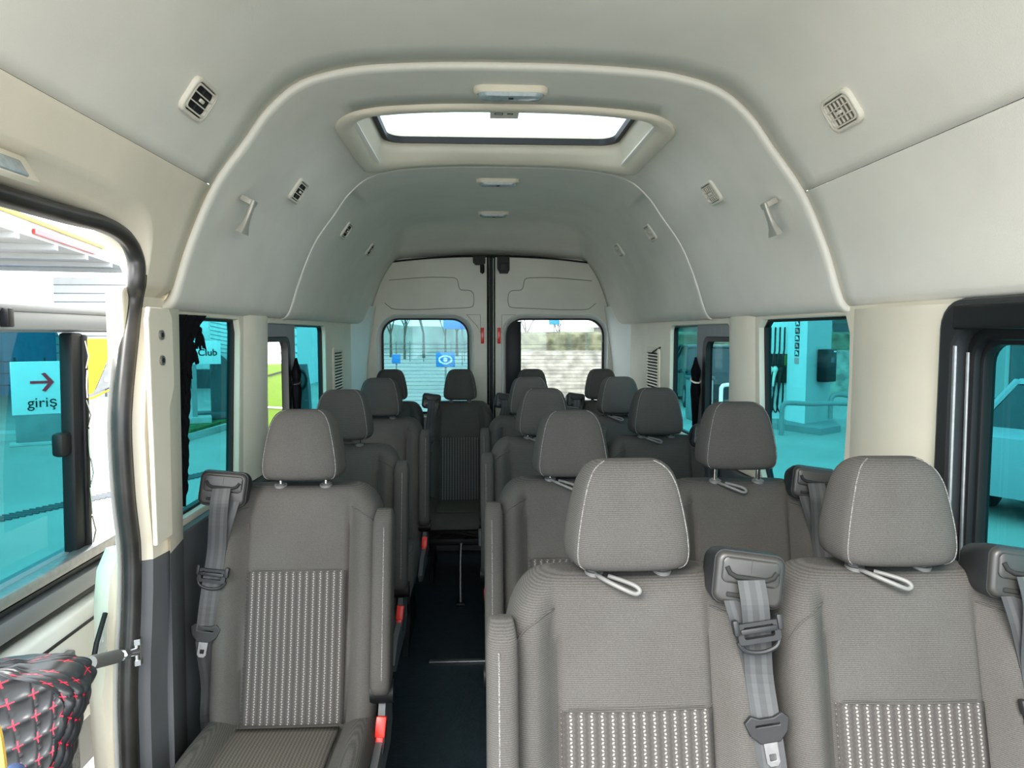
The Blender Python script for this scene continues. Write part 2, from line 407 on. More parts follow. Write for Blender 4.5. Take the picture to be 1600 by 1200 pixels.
# dark lower lining on both walls
for s_, y0 in ((-1, 1.70), (1, .2)):
    h = [(y0, .0), (4.9, .0), (4.9, .885), (y0, .885)]
    tag(plate('wall_left' if s_ < 0 else 'wall_right', h, [], .03, 'grey_plastic', None, .008, MYZ(s_*.895)), kind='structure')
# pillar covers, moulded with a soft ridge
def pillar(name, side, y0, y1, z0, z1, m, dep=.05, lean=0.0):
    mb = MB(); rings = []
    for z in [z0, lerp(z0, z1, .3), lerp(z0, z1, .6), lerp(z0, z1, .85), z1]:
        t = (z-z0)/(z1-z0); f = 1; c = (y0+y1)/2+lean*t; hw = (y1-y0)/2*f
        prof = [(-1, 0), (-.93, .3), (-.8, .62), (-.55, .82), (-.45, .95), (0, 1), (.45, .95), (.55, .82), (.8, .62), (.93, .3), (1, 0)]
        rings.append([Vector((side*(.925-dep*b - .01*0), c+a*hw, z)) for a, b in prof] + [Vector((side*.945, c+hw, z)), Vector((side*.945, c-hw, z))])
    mb.loft(rings); return tag(mb.build(name, m, None, 50), kind='structure')
pillar('trim_7', -1, 2.41, 2.745, .90, 1.482, 'cream_plastic', .037, .05)
pillar('trim_8', 1, 2.44, 2.75, .90, 1.482, 'cream_plastic', .037, .042)
pillar('trim_9', 1, 1.42, 1.87, .90, 1.482, 'cream_plastic', .040, 0)
# left door pillar: cream upper, grey lower
def on_x(px, py, X): d = ray(px, py); return CAM + d*((X-CAM.x)/d.x)
low = [on_x(px, py, -.903) for px, py in ((208, 470), (200, 540), (192, 620), (190, 680), (196, 780), (205, 860), (205, 950), (200, 1060), (201, 1150))]
pb = MB(); pg = MB()
def edge_y(z): return interp(-z, [(-q.z, q.y+.016) for q in low])
def door_pillar(mb, z0, z1):
    P = [(-.908, 1.635), (-.900, 1.615), (-.868, 1.632), (-.858, 1.70), (-.845, 1.735), (-.865, 1.86), (-.895, 1.90), (-.908, 1.90)]
    rings = []
    for k in range(13):
        z = lerp(z0, z1, k/12); d = .045*max(0, (1.0-abs(z-1.0)/.8))*0 + .02*((1.48-z)/.6)
        e = edge_y(z); rings.append([Vector((x, y - d if y > 1.7 else y-1.615+e, z)) for x, y in P])
    mb.loft(rings)
door_pillar(pb, .885, 1.48); door_pillar(pg, 0, .884)
tag(pb.build('trim_10', 'cream_plastic', None, 40), kind='structure'); tag(pg.build('trim_11', 'grey_plastic', None, 40), kind='structure')
# bolted striker cover on pillar
pc = empty('pillar_cover', (0, 0, 0), label='cream cover plate with two bolts on the pillar beside the side door opening', cat='cover plate')
plate('plate', [(1.70, .93), (1.725, .93), (1.735, 1.24), (1.765, 1.29), (1.765, 1.455), (1.75, 1.475), (1.655, 1.475), (1.645, 1.45), (1.65, .93)], [], .012, 'cream_plastic', pc, .004, MYZ(-.849))
for z in (1.415, 1.355):
    mb = MB(); mb.cyl((-.846, 1.70, z), (-.838, 1.70, z), .0115, 20); w_ = mb.build('bolt', 'steel', pc)
    mb = MB(); mb.cyl((-.838, 1.70, z), (-.8375, 1.70, z), .006, 12); mb.build('bolt_socket', 'dark_hole', w_)
# black rubber seal round the side door opening
def on_x(px, py, X): d = ray(px, py); return CAM + d*((X-CAM.x)/d.x)
low = [on_x(px, py, -.903) for px, py in ((208, 470), (200, 540), (192, 620), (190, 680), (196, 780), (205, 860), (205, 950), (200, 1060), (201, 1150))]
sp = sm([(-.895, .2, 1.650), (-.895, .9, 1.650), (-.893, 1.38, 1.648)] + [tuple(on_x(px, py, -.886)) for px, py in ((160, 350), (196, 372), (212, 404), (213, 440))] + [tuple(p) for p in low] + [(-.903, low[-1].y, .1)], 6)
mb = MB(); mb.tube(sp, .019, 12); sl = mb.build('door_seal', 'seal_rubber', None, 60); tag(sl, 'black rubber seal running round the edge of the open side doorway', 'door seal')
mb = MB(); mb.tube([p+Vector((.006, .017, .0)) for p in sp[34:]], .009, 8); mb.build('seal_lip', 'seal_rubber', sl, 60)
# white painted door jamb outside the seal
mb = MB()
mb.loft([[p+Vector((-.022, .0, .0)), p+Vector((-.026, -.012, 0)), p+Vector((-.024, -.004, 0)), p+Vector((-.034, .03, 0)), p+Vector((-.03, .03, 0))] for p in sp[40:]])
tag(mb.build('trim_12', 'white_paint', None, 40), kind='structure')
# ---- windows
def win(n, X, hole, glassm, inset=.012, parts=None):
    w = empty('window_%d' % n, kind='structure')
    c = Vector((sum(p[0] for p in hole)/len(hole), sum(p[1] for p in hole)/len(hole)))
    def off(P, d):
        out = []
        for i, p in enumerate(P):
            a = Vector(P[i-1]); b = Vector(P[(i+1) % len(P)]); t = (b-a).normalized(); nn = Vector((t.y, -t.x))
            if nn.dot(Vector(p)-c) < 0: nn = -nn
            out.append((p[0]+nn.x*d, p[1]+nn.y*d))
        return out
    plate('window_rubber', off(hole, .006), [off(hole, -inset)], .022, 'rubber', w, .003, MYZ(X))
    if glassm: plate('window_pane', off(hole, -.004), [], .004, glassm, w, 0, MYZ(X*1.004))
    return w, off
win(1, -.935, LW1, 'teal_glass'); win(3, .935, RW1, 'teal_glass')
def slider(n, X, hole, y_mid, z1, y0):
    """half fixed teal pane, half framed sliding pane"""
    w, off = win(n, X, hole, None)
    y1 = max(p[0] for p in hole); ya = min(p[0] for p in hole)
    plate('fixed_pane', rect(y_mid-.02, y1+.01, .91, 1.465, .02), [], .004, 'teal_glass', w, 0, MYZ(X*1.01))
    return w
w2 = slider(2, -.935, LW2, 3.18, 1.40, 2.75)
plate('slider_frame', rect(2.73, 3.20, .90, 1.472, .02), [rect(2.70, 3.085, .955, 1.385, .04)], .024, 'mid_grey', w2, .004, MYZ(-.925))
plate('slider_rubber', rect(2.72, 3.10, .945, 1.40, .05), [rect(2.70, 3.06, .965, 1.383, .04)], .03, 'rubber', w2, .004, MYZ(-.922))
w4 = slider(4, .935, RW2, 3.20, 1.40, 2.75)
plate('slider_frame', rect(2.73, 3.20, .90, 1.472, .02), [rect(2.70, 3.085, .955, 1.385, .04)], .024, 'mid_grey', w4, .004, MYZ(.925))
plate('slider_rubber', rect(2.72, 3.10, .945, 1.40, .05), [rect(2.70, 3.055, .965, 1.383, .04)], .03, 'rubber', w4, .004, MYZ(.922))
plate('slider_pane', rect(2.70, 3.09, .955, 1.39, .03), [], .004, 'pale_glass', w4, 0, MYZ(.93))
# right front window: dark stepped frame
w5 = empty('window_5', kind='structure')
plate('window_surround', rect(.0, 1.445, .6, 1.478, .05), [rect(.30, 1.415, .84, 1.44, .06)], .05, 'soft_black', w5, .012, MYZ(.905))
plate('window_frame', rect(.25, 1.435, .80, 1.45, .05), [rect(.33, 1.393, .87, 1.415, .05)], .03, 'black_plastic', w5, .01, MYZ(.925))
plate('window_rubber', rect(.30, 1.42, .84, 1.43, .05), [rect(.37, 1.382, .90, 1.402, .045)], .03, 'rubber', w5, .006, MYZ(.94))
plate('window_pane', rect(.32, 1.405, .86, 1.42, .04), [], .004, 'teal_glass', w5, 0, MYZ(.948))
mb = MB(); mb.box((.878, .8, 1.452), (.018, 1.2, .05), bev=.006); mb.build('top_rail', 'black_plastic', w5)
mb = MB(); mb.tube([(.887, 1.408, 1.40), (.887, 1.404, 1.1), (.887, 1.40, .85)], .005, 8); mb.build('highlight_strip', 'steel', w5)  # thin bright tubes added in place of highlights on the dark frame
mb = MB(); mb.tube([(.908, 1.398, 1.38), (.908, 1.394, 1.1), (.908, 1.39, .88)], .004, 8); mb.build('highlight_strip', 'steel', w5)

# ---- rear wall, doors
DY = 4.93
def door(n, s_, win_pts, name_pts):
    d = empty('door_%d' % n, kind='structure')
    out = [(s_*.018, .15), (s_*.86, .15), (s_*.868, 1.10), (s_*.85, 1.35), (s_*.80, 1.66), (s_*.76, 1.86), (s_*.742, 1.905), (s_*.60, 1.925), (s_*.3, 1.94), (s_*.018, 1.945)]
    if s_ < 0: out = out[::-1]
    hx0, hx1, z0, z1 = win_pts
    hole = rr(abs(hx1-hx0)/2, (z1-z0)/2, .11, 8, (hx0+hx1)/2, (z0+z1)/2)
    hole2 = rr(abs(hx1-hx0)/2+.045, (z1-z0)/2+.045, .15, 8, (hx0+hx1)/2, (z0+z1)/2)
    hole3 = rr(abs(hx1-hx0)/2+.012, (z1-z0)/2+.012, .12, 8, (hx0+hx1)/2, (z0+z1)/2)
    plate('door_panel', out, [hole2], .05, 'door_paint', d, .006, MXZ(DY))
    mb = MB(); rings = [[Vector((x, DY-.025, z)) for x, z in hole2], [Vector((x, DY-.034, z)) for x, z in rr(abs(hx1-hx0)/2+.036, (z1-z0)/2+.036, .14, 8, (hx0+hx1)/2, (z0+z1)/2)],
             [Vector((x, DY-.012, z)) for x, z in rr(abs(hx1-hx0)/2+.022, (z1-z0)/2+.022, .13, 8, (hx0+hx1)/2, (z0+z1)/2)], [Vector((x, DY, z)) for x, z in hole3]]
    mb.loft(rings, caps=False); mb.build('window_surround', 'white_paint', d, 40)
    mb = MB(); rings = [[Vector((x, DY-.018+k, z)) for x, z in P] for k, P in ((0, hole3), (0, hole), (.03, hole), (.03, hole3))]
    mb.loft(rings, closed=True, caps=False); mb.build('window_rubber', 'rubber', d, 40)
    plate('window_pane', hole3, [], .004, 'pale_glass' if s_ < 0 else 'clear_glass', d, 0, MXZ(DY+.012))
    mb = MB(); z = z1-.17
    while z > z0+.03:
        mb.tube([(hx0, DY+.006, z), (hx1, DY+.006, z)], .0011, 4); z -= .026
    o = mb.build('heater_wires', 'mid_grey', d)
    # pressed line of the upper panel
    a = [(.70, 1.78), (.45, 1.80), (.30, 1.80), (.245, 1.795), (.228, 1.77), (.222, 1.735), (.205, 1.715), (.15, 1.712), (.125, 1.695), (.118, 1.66), (.122, 1.615), (.15, 1.595), (.30, 1.588), (.50, 1.580), (.66, 1.582), (.70, 1.60), (.73, 1.625)]
    mb = MB(); mb.tube([(s_*q.x, DY-.026, q.y) for q in sm(a, 3)], .0028, 6); mb.build('pressed_ridge', 'crease_shade', d)
    a = [(.17, 1.545), (.075, 1.545), (.072, 1.42), (.10, 1.47), (.17, 1.545)]
    mb = MB(); mb.tube([(s_*x, DY-.026, z) for x, z in a], .0018, 6); mb.build('pressed_ridge', 'crease_shade', d)
    mb = MB(); mb.box((s_*.055-(.005 if s_ < 0 else -.0), DY-.029, 1.40), (.022, .008, .11), bev=.002); o = mb.build('reflector', 'red_reflector', d); o['label'] = 'red reflector strip'
    mb = MB(); mb.tube([(s_*.022, DY-.03, .2), (s_*.022, DY-.03, 1.94)], .007, 8); mb.build('edge_seal', 'rubber', d)
    for z in (1.33, 1.22, 1.12):
        mb = MB(); mb.cyl((s_*.825, DY-.03, z), (s_*.825, DY-.024, z), .014, 14); mb.build('plug', 'door_paint', d)
    return d
d1 = door(1, -1, (-.745, -.165, .87, 1.508), None)
d2 = door(2, 1, (.115, .780, .87, 1.508), None)
mb = MB(); mb.box((.16, DY+.004, 1.19), (.10, .012, .62), bev=.003); o = mb.build('window_shade', 'black_plastic', d2); 
mb = MB(); mb.box((0, DY+.03, 1.05), (.03, .03, 1.8)); tag(mb.build('trim_13', 'rubber'), kind='structure')
mb = MB(); mb.tube([(.016, DY-.035, .2), (.016, DY-.035, 1.93)], .0045, 8); tag(mb.build('trim_14', 'chrome'), kind='structure')
# header above doors and rear corner posts
mb = MB(); mb.tube([(x, DY-.035, 1.945-.05*(abs(x)/.74)**2.2) for x in [k*.037 for k in range(-20, 21)]], .006, 8); tag(mb.build('trim_15', 'rubber'), kind='structure')
plate('wall_rear', [(-.97, .0), (.97, .0), (.97, 1.6), (.86, 1.9), (.6, 2.2), (-.6, 2.2), (-.86, 1.9), (-.97, 1.6)], [[(-.85, .13), (.85, .13), (.87, 1.1), (.85, 1.35), (.745, 1.90), (.3, 1.95), (-.3, 1.95), (-.745, 1.90), (-.85, 1.35), (-.87, 1.1)]], .03, 'door_paint', None, .003, MXZ(DY+.02))['kind'] = 'structure'
for s_, n in ((-1, 16), (1, 17)):
    mb = MB(); rings = []
    for z, w in ((.14, .1), (.9, .1), (1.2, .09), (1.40, .10), (1.50, .12), (1.60, .14)):
        x1 = interp(z, [(0, .86), (1.1, .862), (1.35, .835), (1.6, .79)])
        rings.append([Vector((s_*.93, 4.50, z)), Vector((s_*.905, 4.56, z)), Vector((s_*(.905-.02), 4.70, z)), Vector((s_*(x1+.01), 4.82, z)), Vector((s_*x1, 4.90, z)), Vector((s_*.93, 4.92, z))])
    mb.loft(rings); tag(mb.build('trim_%d' % n, 'white_paint', None, 60), kind='structure')
# door catches
for i, (x, w, h, zz) in enumerate(((-.082, .085, .06, 1.915), (.085, .085, .115, 1.885))):
    L_ = empty('door_latch', (x, DY-.03, zz), label=('small black latch block at the top of the left rear door' if i == 0 else 'larger black latch box at the top of the right rear door'), cat='latch')
    mb = MB(); P = [(-w/2, h/2), (w/2, h/2), (w/2, -h*.3), (w*.35, -h/2), (-w*.3, -h/2), (-w/2, -h*.2)]
    mb.loft([[Vector((a, -.02, b)) for a, b in P], [Vector((a, .02, b)) for a, b in P]]); mb.build('housing', 'black_plastic', L_)
    if i == 0:
        mb = MB(); mb.box((.022, 0, -.055), (.030, .03, .06), bev=.008); mb.tube([(.022, -.02, -.03), (.03, -.03, -.06), (.022, -.02, -.09)], .006, 6); mb.build('hook', 'black_plastic', L_)
    else:
        mb = MB(); mb.box((0, -.022, -.01), (.05, .006, .05), bev=.002); mb.build('cover', 'soft_black', L_)

# ================================================================ CEILING FITTINGS
# roof hatch
def ring_on_ceiling(hx, y0, y1, r, dz, n=8):
    hy = (y1-y0)/2; return [Vector((x, y, zc(x)+dz)) for x, y in rr2(hx, hy, r, n, 0, (y0+y1)/2)]
def rr2(hx, hy, r, n, cx, cy, k=10):
    """rounded rectangle with points along the sides too"""
    P = rr(hx, hy, r, n, cx, cy); out = []
    for i, p in enumerate(P):
        q = P[(i+1) % len(P)]; L_ = math.hypot(q[0]-p[0], q[1]-p[1]); m = k if L_ > .2 else 1
        for j in range(m): out.append((lerp(p[0], q[0], j/m), lerp(p[1], q[1], j/m)))
    return out
ht = empty('roof_hatch', (0, 0, 0), label='wide glass roof hatch with cream surround in the ceiling', cat='roof hatch')
mb = MB(); Y0, Y1 = 2.215, 2.965
rings = [ring_on_ceiling(.545, Y0, Y1, .10, .004), ring_on_ceiling(.545, Y0, Y1, .10, -.008), ring_on_ceiling(.538, Y0+.006, Y1-.006, .095, -.014),
         ring_on_ceiling(.505, Y0+.045, Y1-.04, .09, -.012), ring_on_ceiling(.490, Y0+.07, Y1-.06, .09, .004)]
for hx, a, b, z, r in ((.478, .09, .085, 2.135, .09), (.466, .10, .10, 2.15, .08), (.461, .112, .112, 2.180, .07), (.461, .112, .112, 2.205, .07)):
    rings.append([Vector((x, y, z - .006*(x/.5)**2)) for x, y in rr2(hx, (Y1-b-Y0-a)/2, r, 8, 0, (Y0+a+Y1-b)/2)])
mb.loft(rings, caps=False); mb.build('hatch_surround', 'cream_plastic', ht, 50)
GA, GB = Y0+.112, Y1-.112
mb = MB(); P1 = rr2(.458, (GB-GA)/2, .07, 8, 0, (GA+GB)/2); P2 = rr2(.440, (GB-GA)/2-.018, .06, 8, 0, (GA+GB)/2)
mb.loft([[Vector((x, y, 2.165)) for x, y in P1], [Vector((x, y, 2.163)) for x, y in P2], [Vector((x, y, 2.187)) for x, y in P2], [Vector((x, y, 2.187)) for x, y in P1]], closed=True, caps=False)
mb.build('hatch_seal', 'rubber', ht, 40)
plate('hatch_glass', P1, [], .005, 'hatch_tint', ht, 0, Matrix.Translation((0, 0, 2.19)))
stx = frame((.0, atZ(797, 175, 2.186).y, 2.186), (1, 0, 0), (0, 1, 0))
s1 = plate('sticker', rr(.05, .075, .004, 2), [], .001, 'sticker', ht, 0, stx)
for a, b, w, h in ((-.02, .02, .03, .02), (.02, .02, .02, .014)):
    plate('sticker_print', rr(w/2, h/2, .002, 2, a, b), [rr(w/2-.003, h/2-.003, .001, 2, a, b)], .001, 'print_dark', s1, 0, Matrix.Translation((0, 0, -.001)))
plate('sticker_print', rr(.045, .009, .002, 2, 0, -.062), [], .001, 'print_dark', s1, 0, Matrix.Translation((0, 0, -.001)))
# ceiling lamps
def lamp(y, w, d, label, x=.0):
    L_ = empty('ceiling_lamp', (x, y, 2.117), label=label, cat='ceiling lamp', group='lamps along the middle of the ceiling')
    mb = MB(); rings = [[Vector((a, b, z)) for a, b in rr(w/2*k, d/2*k, d/2*k, 8)] for k, z in ((1, .004), (1, -.006), (.97, -.013), (.90, -.016), (.88, -.014))]
    mb.loft(rings); mb.build('lamp_rim', 'cream_plastic', L_, 40)
    mb = MB(); rings = [[Vector((a, b, z)) for a, b in rr(w/2*k, d/2*k, d/2*k, 8)] for k, z in ((.88, -.012), (.87, -.020), (.80, -.026), (.5, -.028))]
    mb.loft(rings); ln = mb.build('lamp_lens', 'lens', L_, 50)
    mb = MB(); mb.box((0, -d*.18, -.029), (.014, .008, .004), bev=.001); mb.build('lamp_switch', 'black_plastic', ln)
lamp(2.075, .215, .06, 'large oval ceiling lamp with grey lens in front of the roof hatch')
lamp(3.28, .20, .06, 'oval ceiling lamp behind the roof hatch, second from the front')
lamp(4.15, .18, .06, 'slim ceiling lamp nearest the rear doors')
# air vents
def vent(pos, nrm_deg, s_, w=.115, h=.078, dark=0, label='', first=None, shut=False):
    """on the sloping side lining; long axis along the bus"""
    v = empty('air_vent', pos, label=label, cat='air vent', group='air vents in the ceiling sides')
    a = R(nrm_deg)
    n = Vector((-s_*math.sin(a), 0, -math.cos(a)))           # into the cabin
    yv = Vector((0, 1, 0)); xv = yv.cross(n) ; v.matrix_world = frame(pos, (0, 1, 0), n.cross(yv))
    return v
def vent_parts(v, w=.118, h=.082, closed=False):
    # local x along bus, local y up the slope, local z = into cabin
    mb = MB(); R1 = lambda k, z, e=.0: [Vector((a, b, z)) for a, b in rr(w/2-k, h/2-k, .020-e, 5)]
    mb.loft([R1(0, -.006), R1(0, .006), R1(.002, .0085), R1(.006, .009), R1(.008, .007), R1(.009, .001, .008)], caps=False); mb.build('vent_frame', 'vent_plastic', v, 50)
    mb = MB(); mb.box((0, 0, .0012), (w-.016, h-.016, .002)); mb.build('vent_cavity', 'vent_brown' if closed else 'dark_hole', v)
    mb = MB(); mb.loft([R1(.0115, .002, .01), R1(.0115, .009, .01), R1(.0150, .009, .01), R1(.0150, .002, .01)], closed=True, caps=False)
    for k in (-.5, .5): mb.box((0, k*.0195, .0065), (w-.03, .0026, .005))
    mb.build('louvre_frame', 'vent_plastic', v, 40)
    mb = MB()
    for k in ((-2.5, -1.5, -.5, .5, 1.5, 2.5) if closed else (-.3, )): mb.box((k*.0155, 0, .004), (.0016, h-.032, .004))
    mb.build('louvre_blades', 'vent_plastic' if closed else 'bezel', v)
    mb = MB(); mb.box((0, 0, .009), (.020, .008, .005), bev=.002); mb.build('vent_tab', 'vent_plastic', v)
VL = [(-1, -.687, 1.587, 1.915), (-1, -.699, 2.446, 1.897), (-1, -.702, 3.337, 1.893), (-1, -.703, 4.072, 1.891),
      (1, .696, 1.551, 1.902), (1, .700, 2.398, 1.895), (1, .707, 3.276, 1.885), (1, .707, 3.983, 1.885)]
names = ['nearest', 'second', 'third', 'rearmost']
proto = {}
for i, (s_, x, y, z) in enumerate(VL):
    side = 'left' if s_ < 0 else 'right'; k = i % 4
    lb = ['open black-slotted air vent nearest the camera, high on the %s wall' % side, 'air vent beside the coat hook on the %s side, ahead of the rear arch' % side, 'small air vent just behind the second arch on the %s side' % side, 'air vent nearest the rear doors on the %s side' % side][k]
    if s_ > 0 and k == 0: lb = 'large cream-slatted air vent nearest the camera, high on the right wall'
    off = .012 if k == 0 else 0
    ang = 56; a = R(ang); nn = Vector((-s_*math.sin(a), 0, -math.cos(a)))
    pos = Vector((s_*interp(-z, [(-q[1], q[0]) for q in HP]), y, z)) - nn*off*1.0 
    if s_ not in proto:
        v = vent(pos, ang, s_, label=lb); vent_parts(v, closed=s_ > 0); proto[s_] = v
    else:
        v = copy_tree(proto[s_]); yv = Vector((0, 1, 0)); v.matrix_world = frame(pos, (0, 1, 0), nn.cross(yv)); v['label'] = lb
# coat hooks
def hook(s_, y, label):
    z0 = 1.762; h = empty('coat_hook', (0, 0, 0), label=label, cat='coat hook', group='coat hooks on the arch')
    h.scale = (1, 1, 1); h.matrix_world = frame((s_*(interp(-z0, [(-q[1], q[0]) for q in HP])-.012), y, z0), (0, 1, 0), Vector((-s_*.48, 0, .877)))
    sg = 1 if s_ < 0 else -1      # local z = x cross y
    zl = -1 if s_ < 0 else 1
    zl = 1 if (Vector((0, 1, 0)).cross(Vector((-s_*.48, 0, .877)))).x*s_ < 0 else -1
    mb = MB(); mb.box((.010, .040, zl*.014), (.036, .018, .04), bev=.004); mb.build('hook_bracket', 'hook_metal', h)
    mb = MB(); rings = []
    for t, w, d in ((.048, .010, .005), (.02, .011, .006), (-.005, .013, .006), (-.025, .018, .007), (-.038, .027, .009), (-.048, .032, .010)):
        rings.append([Vector((a, t, zl*(.03+.012*(1-(t+.05)/.10)) + b)) for a, b in rr(w, d, .004, 3)])
    mb.loft(rings); mb.build('hook_arm', 'hook_metal', h, 50)
hook(-1, 2.04, 'silver coat hook on the left arch above the first left window')
hook(1, 2.005, 'silver coat hook on the right arch above the first right window')
# courtesy lamp over doorway
L_ = empty('courtesy_lamp', (-.822, 1.10, 1.655+.025), label='flat cream courtesy lamp above the open side doorway', cat='lamp')
mb = MB(); mb.box((.0, 0, 0), (.05, .20, .014), rot=(0, R(60), 0), bev=.005); mb.build('lamp_body', 'cream_plastic', L_)
mb = MB(); mb.box((.008, 0, -.003), (.03, .14, .010), rot=(0, R(60), 0), bev=.004); mb.build('lamp_lens', 'lens', L_)
# side ventilation grilles in rear quarter panels
for s_, y, lb in ((-1, 4.12, 'tall slatted air grille on the left rear side panel'), (1, 3.97, 'tall slatted air grille on the right rear side panel')):
    g = empty('air_grille', (s_*.902, y, 1.19), label=lb, cat='air grille')
    plate('grille_frame', rr(.155, .145, .03, 4), [rr(.125, .130, .02, 4)], .012, 'cream_plastic', g, .003, frame((0, 0, 0), (0, 1, 0), (0, 0, 1)))
    mb = MB(); mb.box((s_*.003, 0, 0), (.002, .25, .26)); mb.build('grille_cavity', 'dark_hole', g)
    mb = MB()
    for k in range(15): mb.box((0, 0, -.121+k*.0173), (.011, .25, .007), rot=(0, s_*.5, 0))
    mb.build('grille_slats', 'cream_plastic', g)
    if s_ > 0:
        mb = MB(); mb.tube([(.0, -.16, .15), (-.01, -.05, .125), (0, .02, .115)], .0045, 6); mb.build('loose_cable', 'rubber', g)

# ================================================================ SEATS
def spine(z): return interp(z, [(.36, -.135), (.55, -.085), (.8, -.028), (.95, .008), (1.01, .028)])
def bw(z):
    w = interp(z, [(.36, .205), (.45, .215), (.7, .222), (.90, .222)])
    if z > .89: t = min(1, (z-.89)/.115); w = .222-.085*(1-math.sqrt(max(0, 1-t*t)))
    return w
def front(x, z):
    a = abs(x); y = spine(z)
    fade = max(0, min(1, (1.0-z)/.07)); lo = max(0, min(1, (z-.36)/.05)); f = fade
    y += .012*math.exp(-((a-.137)/.006)**2)*f
    if a > .137: t = min(1, (a-.137)/.04); y -= .030*f*(t*t*(3-2*t))
    else: y -= .006*math.cos(a/.137*PI/2)
    w = bw(z)
    if a > w-.04: t = min(1, (a-(w-.04))/.04); y += .045*(1-math.sqrt(max(0, 1-t*t)))
    if z > .965: t = min(1, (z-.965)/.04); y += .038*(1-math.sqrt(max(0, 1-t*t)))
    if z < .40: t = min(1, (.40-z)/.04); y += .03*(1-math.sqrt(max(0, 1-t*t)))
    return min(y, spine(z)+.054)
def backrest(p):
    zs = [.36+.0]+[.365, .375, .39]+[.40+k*.02 for k in range(28)]+[.96, .968, .975, .982, .988, .993, .997, 1.0, 1.003, 1.005]
    mb = MB(); rings = []
    for z in zs:
        w = bw(z); n = 56
        xs = [w*math.sin(PI/2*(-1+2*k/n)) if False else w*(-1+2*k/n) for k in range(n+1)]
        r_ = [Vector((x, front(x, z), z)) for x in xs]
        yb = spine(z)+.115; 
        if z > .95: yb -= .028*(1-math.sqrt(max(0, 1-((z-.95)/.055)**2)))
        for k in range(15):
            t = k/14; a = t*PI; x = w*math.copysign(abs(math.cos(a))**.35, math.cos(a)); y = yb-.03+.03*abs(math.sin(a))**.4
            r_.append(Vector((x, y, z)))
        rings.append(r_)
    mb.loft(rings); b = mb.build('backrest', 'fabric', p, 70)
    # striped centre insert
    mb = MB(); rows = []
    for i in range(22):
        z = lerp(.405, .792, i/21); rows.append([Vector((x, front(x, z)-.0022, z)) for x in [lerp(-.131, .131, k/24) for k in range(25)]])
    mb.loft(rows, caps=False, wrap=False); o = mb.build('striped_insert', 'striped', b, 80); md = o.modifiers.new('t', 'SOLIDIFY'); md.thickness = .002; md.offset = 0
    # seams
    mb = MB(); mb.tube([(x, front(x, .795)-.0006, .795+.003*math.cos(x*12)) for x in [lerp(-.133, .133, k/16) for k in range(17)]], .0016, 6)
    for s_ in (1, -1):
        P = [(s_*.139, .955), (s_*.165, .948), (s_*.195, .93), (s_*.212, .90)]
        mb.tube([(q.x, front(q.x, q.y)-.0005, q.y) for q in sm(P, 6)], .0018, 6)
    mb.build('piping', 'fabric', b, 80)
    # plastic back shell
    mb = MB(); rings = []
    for z in (.34, .5, .7, .88, .94): 
        w = bw(z)*.93; y = spine(z)+.113
        rings.append([Vector((a*w, y+c, z)) for a, c in ((-1, -.02), (-.95, .012), (-.6, .022), (.6, .022), (.95, .012), (1, -.02))])
    mb.loft(rings); mb.build('back_shell', 'grey_plastic', b, 40)
    return b
def headrest(p):
    h = empty('headrest', (0, 0, 0)); h.parent = p
    mb = MB(); rings = []
    prof = [(0, .080, .030), (.003, .089, .040), (.009, .097, .047), (.018, .1025, .051), (.035, .1045, .053), (.065, .102, .053), (.10, .096, .050), (.13, .0895, .047), (.15, .084, .043), (.165, .0775, .038), (.176, .070, .031), (.184, .060, .023), (.189, .048, .013), (.1905, .034, .005)]
    def cs(t, w, d, zz):
        e = .42; P = []
        for k in range(40):
            a = 2*PI*k/40; c, s = math.cos(a), math.sin(a)
            x = w*math.copysign(abs(c)**e, c); y = d*math.copysign(abs(s)**e, s)
            if y < 0: x *= .94; y *= .92 + .0*t
            else: x *= 1.0
            if y < 0: y -= .006*(1-(x/w)**2)
            P.append(Vector((x, .063 + .10*(t-.05)*.6 + y*1.22, 1.004+t)))
        return P
    for t, w, d in prof: rings.append(cs(t, w*1.085, d, 0))
    mb.loft(rings); o = mb.build('cushion_pad', 'fabric', h, 80)
    for s_ in (1, -1):
        mb = MB(); P = [cs(t, w*1.085, d, 0)[36 if s_ > 0 else 24] for t, w, d in prof[1:-1]]
        mb.tube(sm(P, 3), .0013, 5)
        mb.build('stitching', 'thread', o)
    for s_ in (1, -1):
        mb = MB(); mb.cyl((s_*.062, .06, .95), (s_*.062, .055, 1.02), .0065, 14); mb.build('post', 'chrome', h)
    return h
